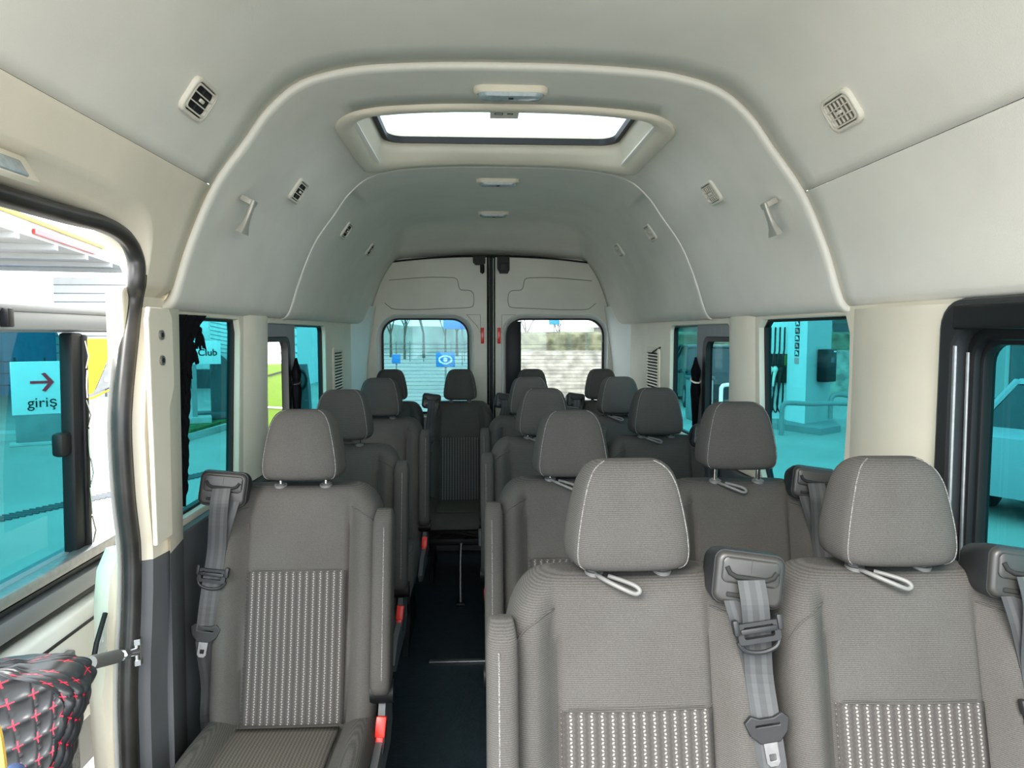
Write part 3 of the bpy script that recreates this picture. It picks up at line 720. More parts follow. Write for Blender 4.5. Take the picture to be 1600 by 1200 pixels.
def seat(g, a, adj_z, tong_z, clip=True):
    """g: side of the belt outlet, a: side of the folded armrest (0 = none)"""
    p = empty('bus_seat'); tag(p, 'grey bus seat here', 'seat', 'grey fabric passenger seats')
    b = backrest(p); headrest(p)
    for s_ in (1, -1):
        mb = MB(); mb.cyl((s_*.062, .058, .992), (s_*.062, .056, 1.009), .017, 20); mb.cyl((s_*.062, .0575, 1.007), (s_*.062, .056, 1.012), .0115, 16)
        mb.build('post_collar', 'post_plastic', p)
    if clip:
        mb = MB(); P = sm([(-.062, .052, 1.005), (-.05, .018, 1.004), (-.02, -.004, .994), (.0, -.008, .987), (.008, -.006, .992), (-.003, .002, 1.000), (-.04, .03, 1.006)], 4)
        mb.tube(P, .0042, 8); mb.build('bag_hook', 'post_plastic', p, 60)
    # cushion
    mb = MB(); rings = []
    for k in range(26):
        t = k/25; y = lerp(-.085, -.56, t); hz = .415+.02*math.sin(t*PI*.9); 
        e = 1-math.sqrt(max(0, 1-max(0, (t-.82)/.18)**2)); hz -= .07*e; bot = .31+.03*e; w = .222-.02*e
        r_ = []
        for j in range(41):
            x = w*(-1+j/20); ax = abs(x); z = hz
            z -= .010*math.exp(-((ax-.137)/.006)**2)
            if ax > .137: q = min(1, (ax-.137)/.04); z += .02*q*q*(3-2*q)*(1-e)
            if ax > w-.035: q = min(1, (ax-(w-.035))/.035); z -= .045*(1-math.sqrt(max(0, 1-q*q)))
            r_.append(Vector((x, y, z)))
        r_ += [Vector((w*.97, y, bot+.02)), Vector((w*.9, y, bot)), Vector((-w*.9, y, bot)), Vector((-w*.97, y, bot+.02))]
        rings.append(r_)
    mb.loft(rings); cu = mb.build('seat_cushion', 'fabric', p, 70)
    mb = MB(); rows = []
    for k in range(12):
        y = lerp(-.155, -.47, k/11); t = (-.085-y)/.475; rows.append([Vector((x, y, .418+.02*math.sin(t*PI*.9))) for x in [lerp(-.13, .13, j/12) for j in range(13)]])
    mb.loft(rows, caps=False, wrap=False); o = mb.build('striped_insert', 'striped_seat', cu, 80); md = o.modifiers.new('t', 'SOLIDIFY'); md.thickness = .004; md.offset = 0
    # frame under the cushion, legs
    mb = MB(); mb.box((0, -.30, .285), (.40, .46, .05), bev=.01); mb.box((0, .0, .33), (.42, .16, .10), bev=.015); fr = mb.build('seat_frame', 'black_plastic', p)
    for s_ in (1, -1):
        mb = MB(); mb.loft([[Vector((s_*.17+dx, y, z)) for dx, y in ((-.012, a_), (.012, a_), (.012, b_), (-.012, b_))] for a_, b_, z in ((-.50, -.02, .016), (-.46, -.04, .046), (-.36, -.12, .15), (-.40, -.06, .27))])
        mb.build('leg', 'black_plastic', p)
    # hip-side plastic cover (recliner side)
    mb = MB(); P = [(-.02, .30), (-.36, .30), (-.40, .34), (-.30, .385), (-.14, .40), (-.10, .47), (-.03, .50), (.03, .44), (.04, .34)]
    if a:
        mb.loft([[Vector((a*.222, y, z)) for y, z in P], [Vector((a*.240, y*.97-.004, z)) for y, z in P]]); mb.build('side_cover', 'grey_plastic', p, 30)
    # belt outlet housing
    ho = empty('belt_outlet', (g*.192, 0, 1.012)); ho.parent = p; ho.rotation_euler = (R(-10), R(7)*1.0, R(-6)*g)
    mb = MB(); rings = []
    for y, hx, hz, r_, dx in ((.085, .040, .030, .02, 0), (.07, .054, .040, .025, 0), (.02, .060, .045, .022, 0), (-.02, .062, .047, .02, 0), (-.028, .060, .045, .018, 0)):
        rings.append([Vector((x, y, z)) for x, z in rr(hx, hz, r_, 6)])
    mb.loft(rings); mb.build('housing', 'soft_black', ho, 50)
    mb = MB(); P = lambda k, y, r_: [Vector((x, y, z)) for x, z in rr(.058-k, .043-k, r_, 6)]
    mb.loft([P(0, -.026, .016), P(0, -.032, .016), P(.004, -.037, .014), P(.008, -.038, .012)]); bz = mb.build('bezel', 'bezel', ho, 50)
    mb = MB(); P = lambda k, y: [Vector((x, y, z+.013)) for x, z in rr(.049-k, .022-k, .010, 5)]
    mb.loft([P(0, -.037), P(.001, -.041), P(.004, -.0425)]); mb.box((0, -.0425, .022), (.0015, .002, .02)); mb.build('face_plate', 'bezel', ho, 50)
    mb = MB(); mb.tube([(-.042, -.043, .018), (-.036, -.044, .008), (-.025, -.0445, .003), (.025, -.0445, .003), (.036, -.044, .008), (.042, -.043, .018)], .0042, 8)
    mb.box((-.025, -.040, -.028), (.026, .004, .008), bev=.002); mb.build('belt_slot', 'dark_hole', ho, 60)
    # belt
    def bp(x, z, d=.008): return (g*x, front(min(x, bw(z)-.02), z)-d, z)
    pts = [(g*.186, -.048, 1.022), (g*.188, -.062, .985), (g*.194, -.058, .94), bp(.203, .86, .012), bp(.211, .78, .010), bp(.219, .70, .006), bp(.226, .62, -.01), (g*.230, -.05, .50), (g*.232, -.06, .42), (g*.230, -.06, .34)]
    P = sm(pts, 5); n = len(P)
    wd = []
    for i in range(n): t = i/(n-1); wd.append((math.cos(.9*t*t), -g*math.sin(.9*t*t)*1, 0))
    belt = ribbon(P, [tuple(v) for v in wd], .047, .0016, 'seat_belt', 'webbing', p)
    # second run of webbing behind
    pts2 = [(g*.165, -.040, .985), (g*.178, -.046, .94), bp(.195, .89, .008), bp(.201, .86, .008)]
    ribbon(sm(pts2, 4), (1, 0, 0), .044, .0014, 'seat_belt_return', 'webbing', p)
    def on_belt(z): return min(P, key=lambda q: abs(q.z-z))
    q = on_belt(adj_z); ad = empty('belt_adjuster', q + Vector((0, -.005, 0)), (R(-10), R(8)*g*-1, 0)); ad.parent = p
    mb = MB(); rr_ = rr(.036, .017, .006, 4); ri = rr(.026, .010, .004, 4, 0, .001)
    mb.loft([[Vector((x, y, z)) for x, z in P_] for P_, y in ((rr_, .006), (rr_, -.006), (ri, -.006), (ri, .006))], closed=True, caps=False)
    mb.box((0, -.005, .004), (.062, .008, .009), bev=.002)
    mb.tube(sm([(-.036, 0, -.012), (-.026, 0, -.028), (0, 0, -.034), (.026, 0, -.028), (.036, 0, -.012)], 4), .004, 8)
    for s_ in (1, -1): mb.box((s_*.037, -.003, .012), (.010, .014, .026), bev=.003)
    mb.build('adjuster_body', 'soft_black', ad, 40)
    q = on_belt(tong_z); tg = empty('belt_tongue', q + Vector((0, -.004, 0)), (R(-10), R(8)*g*-1, 0)); tg.parent = p
    plate('tongue_grip', [(-.036, .010), (-.026, .018), (-.012, .012), (.012, .012), (.026, .018), (.036, .010), (.030, -.010), (.016, -.024), (-.016, -.024), (-.030, -.010)], [rr(.022, .003, .002, 2, 0, .003)], .009, 'soft_black', tg, .002, frame((0, 0, 0), (1, 0, 0), (0, 0, 1)))
    plate('tongue_blade', [(-.011, .0), (.011, .0), (.011, -.040), (.006, -.046), (-.006, -.046), (-.011, -.040)], [rr(.006, .006, .002, 2, 0, -.032)], .003, 'steel', tg, .0005, frame((0, 0, -.018), (1, 0, 0), (0, 0, 1)))
    # buckle on the aisle side
    s_ = a if a else -g
    bk = empty('belt_buckle', (s_*(.232 if a else .205), -.16, .40), (R(-22), R(4)*s_, 0)); bk.parent = p
    mb = MB(); mb.box((0, 0, 0), (.030, .022, .085), bev=.006); mb.box((0, 0, -.07), (.018, .010, .08), bev=.003); mb.build('buckle_body', 'soft_black', bk)
    mb = MB(); mb.box((0, -.003, .024), (.0265, .022, .05), bev=.004); mb.box((0, -.009, -.012), (.020, .012, .026), bev=.003); mb.build('release_button', 'red_plastic', bk)
    # folded armrest
    if a:
        ar = empty('armrest', (a*.232, 0, 0)); ar.parent = p
        mb = MB(); rings = []
        for z in [.50, .51, .53, .56, .65, .75, .85, .90, .93, .945, .953, .956]:
            e = 1.0
            if z > .91: e = math.sqrt(max(.02, 1-((z-.91)/.0462)**2))
            if z < .54: e = math.sqrt(max(.1, 1-((.54-z)/.042)**2))
            y = spine(z)-.018; rings.append([Vector((x*(.6+.4*e), y-.01+yy*e, z)) for x, yy in rr(.026, .052, .022, 5)])
        mb.loft(rings); mb.build('armrest_pad', 'fabric', ar, 70)
        mb = MB(); mb.tube([(0.006*a, spine(z)-.079, z) for z in (.55, .65, .75, .85, .92)], .0016, 6); mb.build('armrest_seam', 'thread', ar)
        mb = MB(); mb.cyl((-.03*a, .0-.10, .49), (.03*a, -.10, .49), .03, 20); mb.build('armrest_pivot', 'black_plastic', ar)
    return p
# prototypes stand in for their first placement
P_RA = seat(1, -1, .945, .775); P_RW = seat(1, 0, .79, .62); P_L = seat(-1, 1, .79, .66, False); P_N = seat(-1, 0, .80, .70, False)
used = set()
def place(proto_, x, y, label, lift=0, rz=0, z=0):
    if proto_ in used: o = copy_tree(proto_)
    else: o = proto_
    used.add(proto_)
    return o, (x, y, z), label, lift, rz
spots = [
 (P_RA, .172, 1.18, 'light grey aisle seat of the front right row, nearest the camera', 0, 0, 0),
 (P_RW, .655, 1.18, 'grey seat in the front right row beside the right front window', .0, R(-2), 0),
 (P_RA, .178, 1.99, 'brownish grey aisle seat of the second row on the right', 0, 0, 0),
 (P_RW, .650, 1.93, 'second row seat beside the right window with its headrest raised on visible chrome posts', .028, R(-3), 0),
 (P_RA, .172, 2.82, 'dark aisle seat of the third row on the right', 0, 0, 0),
 (P_RW, .645, 2.82, 'dark window seat of the third row on the right', 0, 0, 0),
 (P_RA, .172, 3.56, 'aisle seat of the fourth row on the right, just ahead of the rear bench row', 0, 0, 0),
 (P_RW, .640, 3.56, 'window seat of the fourth row on the right, just ahead of the rear row', 0, 0, 0),
 (P_L, -.582, 1.90, 'single grey seat nearest the camera on the left, armrest folded up', .008, 0, .008),
 (P_L, -.615, 2.66, 'second single seat on the left, dark, right behind the striped left front seat', .01, 0, 0),
 (P_L, -.590, 3.52, 'third single seat on the left, ahead of the rear row', .0, 0, 0),
 (P_N, -.640, 4.36, 'leftmost seat of the rear row against the left rear door', 0, 0, 0),
 (P_N, -.205, 4.36, 'rear row seat facing down the aisle, belt outlet on its left shoulder', 0, 0, 0),
 (P_N, .245, 4.36, 'rear row seat just right of the aisle behind the right-hand rows', 0, 0, 0),
 (P_N, .690, 4.36, 'rightmost seat of the rear row in front of the bright rear window', 0, 0, 0),
]
placed = []
for sp_ in spots:
    pr = sp_[0]; o = copy_tree(pr) if pr in used else pr; used.add(pr); placed.append((o, sp_))
for o, (pr, x, y, lb, lift, rz, z) in placed:
    o.location = (x, y, z-.016); o.rotation_euler = (0, 0, rz); o['label'] = lb
    if y > 4.2: o.scale = (.925, 1, 1)
    for k in kids(o):
        if k.name.startswith('headrest'): k.location.z += lift + .014
#SEATS_END

# ================================================================ SMALL THINGS INSIDE
# tasselled curtain on the first left window
ct = empty('curtain', (0, 0, 0), label='black tasselled curtain gathered at the front edge of the first left window', cat='curtain')
mb = MB(); rings = []; random.seed(3)
for k in range(40):
    z = lerp(1.47, .95, k/39); y0 = interp(-z, [(-1.47, 1.93), (-1.44, 1.90), (-1.2, 1.86), (-.95, 1.83)])
    y1 = interp(-z, [(-1.47, 2.13), (-1.44, 2.07), (-1.38, 2.01), (-1.25, 1.985), (-1.0, 1.94), (-.95, 1.93)]) + random.uniform(-.006, .010)
    r_ = []
    for j in range(17):
        t = j/16; r_.append(Vector((-.898+.008*math.sin(t*19+z*2), lerp(y0, y1, t), z)))
    for j in range(16, -1, -1):
        t = j/16; r_.append(Vector((-.904+.008*math.sin(t*19+z*2), lerp(y0, y1, t), z)))
    rings.append(r_)
mb.loft(rings); mb.build('curtain_cloth', 'curtain_black', ct, 60)
def tassel(y, z, s=1.0):
    mb = MB(); mb.tube([(0, 0, .045*s), (0, 0, .02*s)], .0016, 5); mb.ell((0, 0, .014*s), (.008*s, .008*s, .009*s), 2)
    for k in range(10):
        a = 2*PI*k/10; mb.tube([(0, 0, .01*s), (.008*s*math.cos(a), .008*s*math.sin(a), -.012*s), (.015*s*math.cos(a), .015*s*math.sin(a), -.045*s+random.uniform(-.006, .006))], [.004*s, .005*s, .003*s], 5)
    o = mb.build('tassel', 'curtain_black', ct, 60); o.location = (-.895, y, z); return o
for px, py in ((312, 522), (301, 546), (290, 566), (283, 612), (280, 662), (278, 715), (287, 590), (281, 640), (279, 690)):
    d = ray(px, py); t = (-.895-CAM.x)/d.x; q = CAM+d*t; tassel(q.y, q.z, .95)
# bunched curtains tied at the middle of the rear windows
for s_, y, lb in ((-1, 3.13, 'black curtain bundle tied to the slider post of the second left window'), (1, 3.145, 'black curtain bundle with a light band on the slider post of the right window')):
    cb = empty('curtain_bundle', (s_*.892, y, 0), label=lb, cat='curtain')
    mb = MB(); rings = []
    for z, w in ((.98, .016), (1.05, .022), (1.12, .030), (1.16, .036), (1.195, .030), (1.21, .024), (1.225, .032), (1.25, .034), (1.28, .018), (1.31, .008)):
        rings.append([Vector((w*.55*math.cos(a)*(1+.12*math.sin(5*a)), w*math.sin(a)*(1+.15*math.sin(5*a+z*30)), z)) for a in [2*PI*k/24 for k in range(24)]])
    mb.loft(rings); mb.build('gathered_cloth', 'curtain_black', cb, 60)
    mb = MB(); mb.tube([(.021*math.cos(a), .031*math.sin(a), 1.205+.01*math.sin(a)) for a in [2*PI*k/20 for k in range(20)]], .004, 6, closed=True); mb.build('tie_band', 'sticker' if s_ > 0 else 'soft_black', cb, 60)
# speaker box / pale box under rear seats & aisle rail
bx_ = empty('heater_box', (-.03, 3.72, 0), label='pale grey box low at the end of the aisle below the rear seats', cat='box')
mb = MB(); mb.box((0, 0, .325), (.13, .05, .09), bev=.008); mb.build('box_body', 'mid_grey', bx_)
mb = MB(); mb.box((0, 0, .14), (.03, .04, .28), bev=.004); mb.build('box_stand', 'black_plastic', bx_)
mb = MB(); mb.box((0, -.027, .325), (.004, .003, .07)); mb.build('box_groove', 'dark_grey', bx_)
ps = empty('floor_strut', (-.19, 3.6, 0), label='thin chrome strut standing at the end of the aisle floor', cat='strut')
mb = MB(); mb.tube([(0, 0, .0), (0, .02, .2), (.005, .03, .32)], .008, 10); mb.build('strut_tube', 'steel', ps, 60)
mb = MB(); mb.box((0, 0, .008), (.05, .05, .016), bev=.003); mb.build('strut_foot', 'black_plastic', ps)

# quilted front seat at lower left
fs = empty('front_seat', (0, 0, 0), label='black quilted leather front seat with red stitching at the lower left', cat='seat')
def quilt():
    b = bmesh.new(); NU, NV = 260, 190; grid = []
    for j in range(NV+1):
        v = j/NV; row = []
        for i in range(NU+1):
            u = i/NU; ang = lerp(-2.2, 2.2, u); c, s = math.cos(ang), math.sin(ang); e = .5
            x = .19*math.copysign(abs(s)**e, s); y = .07*math.copysign(abs(c)**e, c); k = 1.0
            if v > .85: q = (v-.85)/.15; k = max(.01, math.cos(q*PI/2))**.6; zz = 1.045+.030*math.sin(q*PI/2)
            else: zz = lerp(.60, 1.045, v/.85)
            nar = interp(zz, [(.6, .60), (.9, .80), (1.0, .93), (1.045, 1.0)])
            x *= (.45+.55*k)*nar; y *= k*nar
            cu = (u*22+v*6); cv = (u*7-v*18+40)
            bump = .0055*(abs(math.sin(PI*cu))**.5*abs(math.sin(PI*cv))**.5)
            n = Vector((x*.6, y*2, .0)).normalized() if k > .35 else Vector((0, 0, 1))
            row.append(b.verts.new(Vector((x, y, zz)) + n*bump))
        grid.append(row)
    uv = b.loops.layers.uv.new('UVMap')
    for j in range(NV):
        for i in range(NU):
            f = b.faces.new((grid[j][i], grid[j][i+1], grid[j+1][i+1], grid[j+1][i]))
            for l, (a, c) in zip(f.loops, ((i, j), (i+1, j), (i+1, j+1), (i, j+1))): l[uv].uv = (a/NU, c/NV)
    me = bpy.data.meshes.new('quilted_backrest'); b.to_mesh(me); b.free(); return me
m = bpy.data.materials.new('quilted_leather'); m.use_nodes = True; n = m.node_tree; b = n.nodes['Principled BSDF']; b.inputs['Roughness'].default_value = .33
u_ = n.nodes.new('ShaderNodeUVMap'); s_x = n.nodes.new('ShaderNodeSeparateXYZ'); n.links.new(u_.outputs[0], s_x.inputs[0])
def mth(op, a, bb=None):
    k = n.nodes.new('ShaderNodeMath'); k.operation = op
    for i, v in enumerate((a, bb)):
        if v is None: continue
        if isinstance(v, (int, float)): k.inputs[i].default_value = v
        else: n.links.new(v, k.inputs[i])
    return k.outputs[0]
U, V = s_x.outputs[0], s_x.outputs[1]
cu_ = mth('ADD', mth('MULTIPLY', U, 22), mth('MULTIPLY', V, 6)); cv_ = mth('ADD', mth('SUBTRACT', mth('MULTIPLY', U, 7), mth('MULTIPLY', V, 18)), 40)
l1 = mth('LESS_THAN', mth('PINGPONG', cu_, .5), .032); l2 = mth('LESS_THAN', mth('PINGPONG', cv_, .5), .028)
d1_ = mth('GREATER_THAN', mth('FRACT', mth('MULTIPLY', cv_, 5)), .4); d2_ = mth('GREATER_THAN', mth('FRACT', mth('MULTIPLY', cu_, 5)), .4)
n1 = mth('LESS_THAN', mth('PINGPONG', cv_, .5), .26); n2 = mth('LESS_THAN', mth('PINGPONG', cu_, .5), .24)
st = mth('MAXIMUM', mth('MULTIPLY', l1, n1), mth('MULTIPLY', l2, n2))
mx = n.nodes.new('ShaderNodeMix'); mx.data_type = 'RGBA'; mx.inputs[6].default_value = (.018, .02, .022, 1); mx.inputs[7].default_value = (.8, .02, .06, 1)
n.links.new(st, mx.inputs[0]); n.links.new(mx.outputs[2], b.inputs['Base Color']); M['quilted_leather'] = m
qb = link('quilted_backrest', quilt(), 'quilted_leather', fs, 70)
fs.location = (-.735, .76, -.035); fs.rotation_euler = (R(0), R(0), R(20))
# yellow strap and blue denim at the very corner
yb = empty('yellow_strap', (-.478, .56, 1.045), label='yellow fabric strap lying over the quilted seat at the lower left corner', cat='strap')
ribbon(sm([(-.05, -.02, .09), (-.03, 0, .085), (-.012, .0, .065), (-.004, -.005, .04), (0, -.01, .01)], 5), (1, .3, 0), .012, .006, 'strap_band', 'sock_yellow', yb)
dn = empty('denim_cloth', (-.438, .50, 1.088), label='blue denim cloth in the bottom left corner in front of the quilted seat', cat='cloth')
mb = MB(); mb.ell((0, 0, 0), (.030, .025, .016), 4); o = mb.build('cloth_fold', 'denim', dn, 80)
for v in o.data.vertices: v.co += v.normal*.003*math.sin(v.co.x*220+v.co.y*150)

# ================================================================ SIDE DOOR OUTSIDE THE OPENING
XD = -1.12
dr = empty('door_3', (0, 0, 0), kind='structure')
plate('door_frame', rect(.7, 2.32, .30, 1.455, .02), [rect(.8, 2.16, .868, 1.425, .04)], .04, 'silver', dr, .004, MYZ(XD-.02))
mb = MB(); mb.box((XD+.012, 1.4, 1.447), (.03, 1.5, .042), bev=.004); mb.box((XD+.006, 1.4, 1.474), (.05, 1.5, .016), bev=.003); mb.build('top_rail', 'silver', dr)
mb = MB(); mb.box((XD+.03, 1.535, 1.452), (.03, .02, .04), bev=.003); mb.build('rail_end', 'black_plastic', dr)
mb = MB(); mb.box((XD, 1.82, 1.14), (.035, .055, .56), rot=(R(-2), 0, 0), bev=.008); mb.box((XD+.014, 1.845, 1.14), (.018, .022, .55), rot=(R(-2), 0, 0), bev=.005); mb.build('window_post', 'black_plastic', dr)
mb = MB()
for k in range(7): mb.tube([(XD+.03, 1.835+.006*math.sin(k*2.1), 1.40-k*.075), (XD+.032, 1.838+.008*math.sin(k*3.3+1), 1.36-k*.075), (XD+.03, 1.835, 1.33-k*.075)], .0022, 5)
mb.build('loose_sealant', 'chrome', dr)
plate('window_pane', rect(.75, 1.815, .85, 1.43, .03), [], .004, 'teal_glass', dr, 0, MYZ(XD-.022))
mb = MB(); mb.box((XD-.005, 1.78, 1.145), (.03, .05, .06), bev=.01); mb.build('window_catch', 'black_plastic', dr)
for z, w_, m_ in ((.862, .028, 'steel'), (.835, .012, 'rubber'), (.80, .045, 'silver'), (.765, .014, 'rubber')):
    mb = MB(); mb.box((XD+.012+(.012 if m_ != 'rubber' else 0), 1.40, z), (.04, 1.5, w_), bev=min(.006, w_*.3)); mb.build('sill_strip', m_, dr)
mb = MB(); mb.box((XD+.02, 1.40, .60), (.05, 1.5, .30), bev=.02, seg=3); mb.build('lower_panel', 'white_paint', dr)
mb = MB(); mb.tube([(XD+.047, y, .70-.0*y) for y in (.8, 1.4, 2.0)], .004, 6); mb.tube([(XD+.05, y, .50) for y in (.8, 1.4, 2.0)], .003, 6); mb.build('panel_crease', 'rubber', dr)
# inner step trim: pale cheek, carpet
mb = MB(); mb.loft([[Vector((-1.00, y+.03, z)), Vector((-.97, y-.005, z)), Vector((-.945, y-.015, z)), Vector((-.93, y+.01, z)), Vector((-.97, y+.09, z))] for y, z in ((1.69, .90), (1.645, .86), (1.63, .8), (1.62, .7), (1.59, .6), (1.60, .4), (1.62, .0), (1.62, -.3))])
tag(mb.build('trim_18', 'cream_plastic', None, 50), kind='structure')
mb = MB(); mb.box((-1.03, 1.2, -.02), (.30, .95, .06), bev=.01); mb.box((-1.065, 1.2, .32), (.02, .95, .70), bev=.005); tag(mb.build('trim_19', 'carpet_grey', None), kind='structure')
# check arm
ca = empty('door_check_arm', (0, 0, 0), label='grey metal check arm bolted to the left pillar at the doorway', cat='door arm')
A = Vector((-.885, 1.605, .712)); B = Vector((-.80, 1.22, .845))
A = CAM + ray(214, 1018)*((-.885-CAM.x)/ray(214, 1018).x); 
B = CAM + ray(140, 1036)*((-.86-CAM.x)/ray(140, 1036).x)
dvec = (B-A)
mb = MB(); mb.tube([A+dvec*.45, B], .014, 14); mb.build('arm_tube', 'post_plastic', ca, 60)
mb = MB(); mb.tube([A, A+dvec*.5], .009, 12); mb.tube([A+dvec*.25, A+dvec*.36], .0125, 6); mb.build('arm_rod', 'chrome', ca, 40)
mb = MB(); mb.cyl(A+Vector((0, 0, -.03)), A+Vector((0, 0, .03)), .009, 14); mb.cyl(A+Vector((0, 0, .018)), A+Vector((0, 0, .032)), .012, 6); mb.cyl(A+Vector((0, 0, -.03)), A+Vector((0, 0, -.018)), .012, 6); mb.build('hinge_bolt', 'chrome', ca)
q = CAM + ray(165, 990)*((-.95-CAM.x)/ray(165, 990).x)
br_ = empty('door_bracket', q, label='pale grey perforated bracket on the doorway jamb behind the check arm', cat='bracket')
plate('bracket_plate', [(-.05, -.035), (.0, .03), (.015, .045), (.04, .03), (.035, -.01), (.015, -.03), (-.02, -.04)], [rr(.004, .009, .004, 4, -.018, -.004)], .006, 'white_paint', br_, .001, frame((0, 0, 0), (0, 1, 0), (0, 0, 1)))
mb = MB(); mb.tube([(.006, .035, .03), (.01, .028, .015), (.008, .035, .0)], .007, 8); mb.build('bracket_pin', 'mid_grey', br_, 60)
mb = MB(); mb.tube([(.004, -.005, .05), (.006, -.05, .0), (.004, -.075, -.06)], .006, 6); mb.build('rubber_strap', 'rubber', br_, 60)

# ================================================================ OUTSIDE
G = -.70
mb = MB(); mb.box((0, 30, G-.1), (160, 160, .2)); o = mb.build('ground', 'concrete_ground'); tag(o, kind='structure')
def face(px, py, Y): return atY(px, py, Y)
def P_(px, py, Y): q = atY(px, py, Y); return q
# --- right: fuel pump
fp = empty('fuel_pump', (6.9, 15.3, G), rot=(0, 0, R(0)), label='tall white and grey fuel pump pillar with hoses outside the right window', cat='fuel pump')
def quad_prism(pts, z0, z1, name, m, par, bev=0):
    mb = MB(); mb.loft([[Vector((x, y, z)) for x, y in pts] for z in (z0, z1)]); return mb.build(name, m, par)
def rel(px, Y, o): q = atY(px, 600, Y); return (q.x-o.location.x, q.y-o.location.y)
a0 = rel(1229, 15.6, fp); a1 = rel(1259, 14.9, fp); a2 = rel(1297, 15.5, fp); a3 = rel(1262, 16.6, fp); h0 = rel(1196, 16.0, fp); h1 = rel(1229, 15.75, fp)
quad_prism([a0, a1, ((a1[0]+a3[0])/2+.05, (a1[1]+a3[1])/2), a3], .1, 3.4, 'front_column', 'white_panel', fp)
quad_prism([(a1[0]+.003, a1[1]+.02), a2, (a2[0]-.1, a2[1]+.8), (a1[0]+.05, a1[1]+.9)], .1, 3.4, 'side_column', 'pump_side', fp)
quad_prism([h0, h1, (h1[0]+.1, h1[1]+.5), (h0[0]+.1, h0[1]+.5)], .1, 3.4, 'hose_panel', 'white_panel', fp)
pl0 = rel(1205, 15.2, fp); pl1 = rel(1285, 14.1, fp); pl2 = rel(1316, 14.6, fp); pl3 = rel(1290, 17.2, fp); pl4 = rel(1190, 17.2, fp)
quad_prism([pl0, pl1, pl2, pl3, pl4], -.0, .14, 'plinth', 'mid_grey', fp)
# dark nozzle bay, nozzles, hoses
dx = Vector((h1[0]-h0[0], h1[1]-h0[1], 0)).normalized(); org = Vector((h0[0], h0[1], 0)); nrm = Vector((dx.y, -dx.x, 0))
def hp(t, z, d=0): return org + Vector((h1[0]-h0[0], h1[1]-h0[1], 0))*t + Vector((0, 0, z)) + nrm*d
mb = MB(); mb.loft([[hp(.0, z, .06), hp(1.0, z, .06), hp(1.0, z, -.05), hp(.0, z, -.05)] for z in (.98, 1.64)]); mb.build('nozzle_bay', 'black_plastic', fp)
mb = MB(); mb.loft([[hp(-.05, z, .05), hp(.10, z, .05), hp(.10, z, -.05), hp(-.05, z, -.05)] for z in (.8, 1.64)]); mb.build('bay_side', 'dark_grey', fp)
mb = MB(); mb.loft([[hp(.88, z, .075), hp(.99, z, .075), hp(.99, z, .05), hp(.88, z, .05)] for z in (1.38, 1.62)]); mb.build('price_tab', 'lime', fp)
for k, t in enumerate((.2, .42, .64, .86)):
    mb = MB(); mb.tube([hp(t, 2.25, .03), hp(t, 1.72, .04), hp(t-.03, 1.58, .12), hp(t-.06, 1.38, .16)], .018, 6); mb.build('hose', 'rubber', fp, 60)
    mb = MB(); mb.tube(sm([tuple(hp(t-.1, 1.15, .16)), tuple(hp(t-.12, .9, .2)), tuple(hp(t-.22, .5, .22)), tuple(hp(t-.05, .3, .15)), tuple(hp(t, .6, .08)), tuple(hp(t, 1.0, .07))], 5), .018, 6); mb.build('hose', 'rubber', fp, 60)
for k, t in enumerate((.06, .28, .5, .78)):
    mb = MB(); mb.ell(hp(t, 1.28, .15), (.065, .06, .085), 2); mb.tube([hp(t, 1.25, .15), hp(t-.06, 1.02, .17), hp(t-.07, .9, .17)], [.045, .035, .03], 8); mb.build('nozzle', 'sticker' if k < 3 else 'black_plastic', fp, 60)
for k in range(6):
    mx_ = frame(Vector((lerp(a0[0], a1[0], .52), lerp(a0[1], a1[1], .52), 2.33-k*.165)) + Vector((a1[1]-a0[1], -(a1[0]-a0[0]), 0)).normalized()*.012, (a1[0]-a0[0], a1[1]-a0[1], 0), (0, 0, 1))
    o = plate('fuel_badge', rr(.075, .065, .01, 2), [], .01, 'print_dark' if k < 5 else 'logo_pink', fp, 0, mx_)
    if k < 5: plate('badge_mark', [(-.055, .045), (.0, .045), (.055, .0), (.055, -.045), (.01, -.02), (-.055, -.045), (-.03, 0)], [], .006, 'logo_pink' if k % 2 else 'white_panel', o, 0, Matrix.Translation((0, 0, .008)))
mx_ = frame(Vector((lerp(a1[0], a2[0], .62), lerp(a1[1], a2[1], .62), 1.40)), (a2[0]-a1[0], a2[1]-a1[1], 0), (0, 0, 1))
mb = MB(); mb.box((0, 0, .12), (.44, .72, .22), bev=.02); tb = mb.build('payment_terminal', 'black_plastic', fp, mx=mx_)
mb = MB(); mb.box((.02, .13, .235), (.12, .12, .01)); mb.build('terminal_screen', 'dark_grey', tb)
mb = MB(); mb.box((.12, .31, .235), (.09, .03, .01)); mb.build('terminal_badge', 'sticker', tb)
def hoop(name, pts, label, m='mid_grey', r=.05):
    P = [Vector(p) for p in pts]; o = MB().tube(sm(P, 6) if len(P) > 4 else P, r, 10).build(name, m, None, 60); return tag(o, label, 'guard rail')
def gp(px, Y, z): q = atY(px, 600, Y); return Vector((q.x, q.y, z))
hoop('guard_rail', [gp(1223, 14.2, G), gp(1223, 14.2, -.2), gp(1225, 14.2, -.08), gp(1232, 14.2, -.03), gp(1270, 14.2, -.05), gp(1299, 14.3, -.05), gp(1340, 14.2, -.05), gp(1400, 14.2, -.05)], 'long low guard rail in front of the fuel pump plinth')
hoop('guard_rail', [gp(1299, 15.0, -.45), gp(1299, 15.0, -.1), gp(1302, 15.0, .03), gp(1310, 15.0, .07), gp(1322, 15.0, .05), gp(1345, 15.0, -.02), gp(1350, 15.0, -.6)], 'short curved guard hoop to the right of the fuel pump')
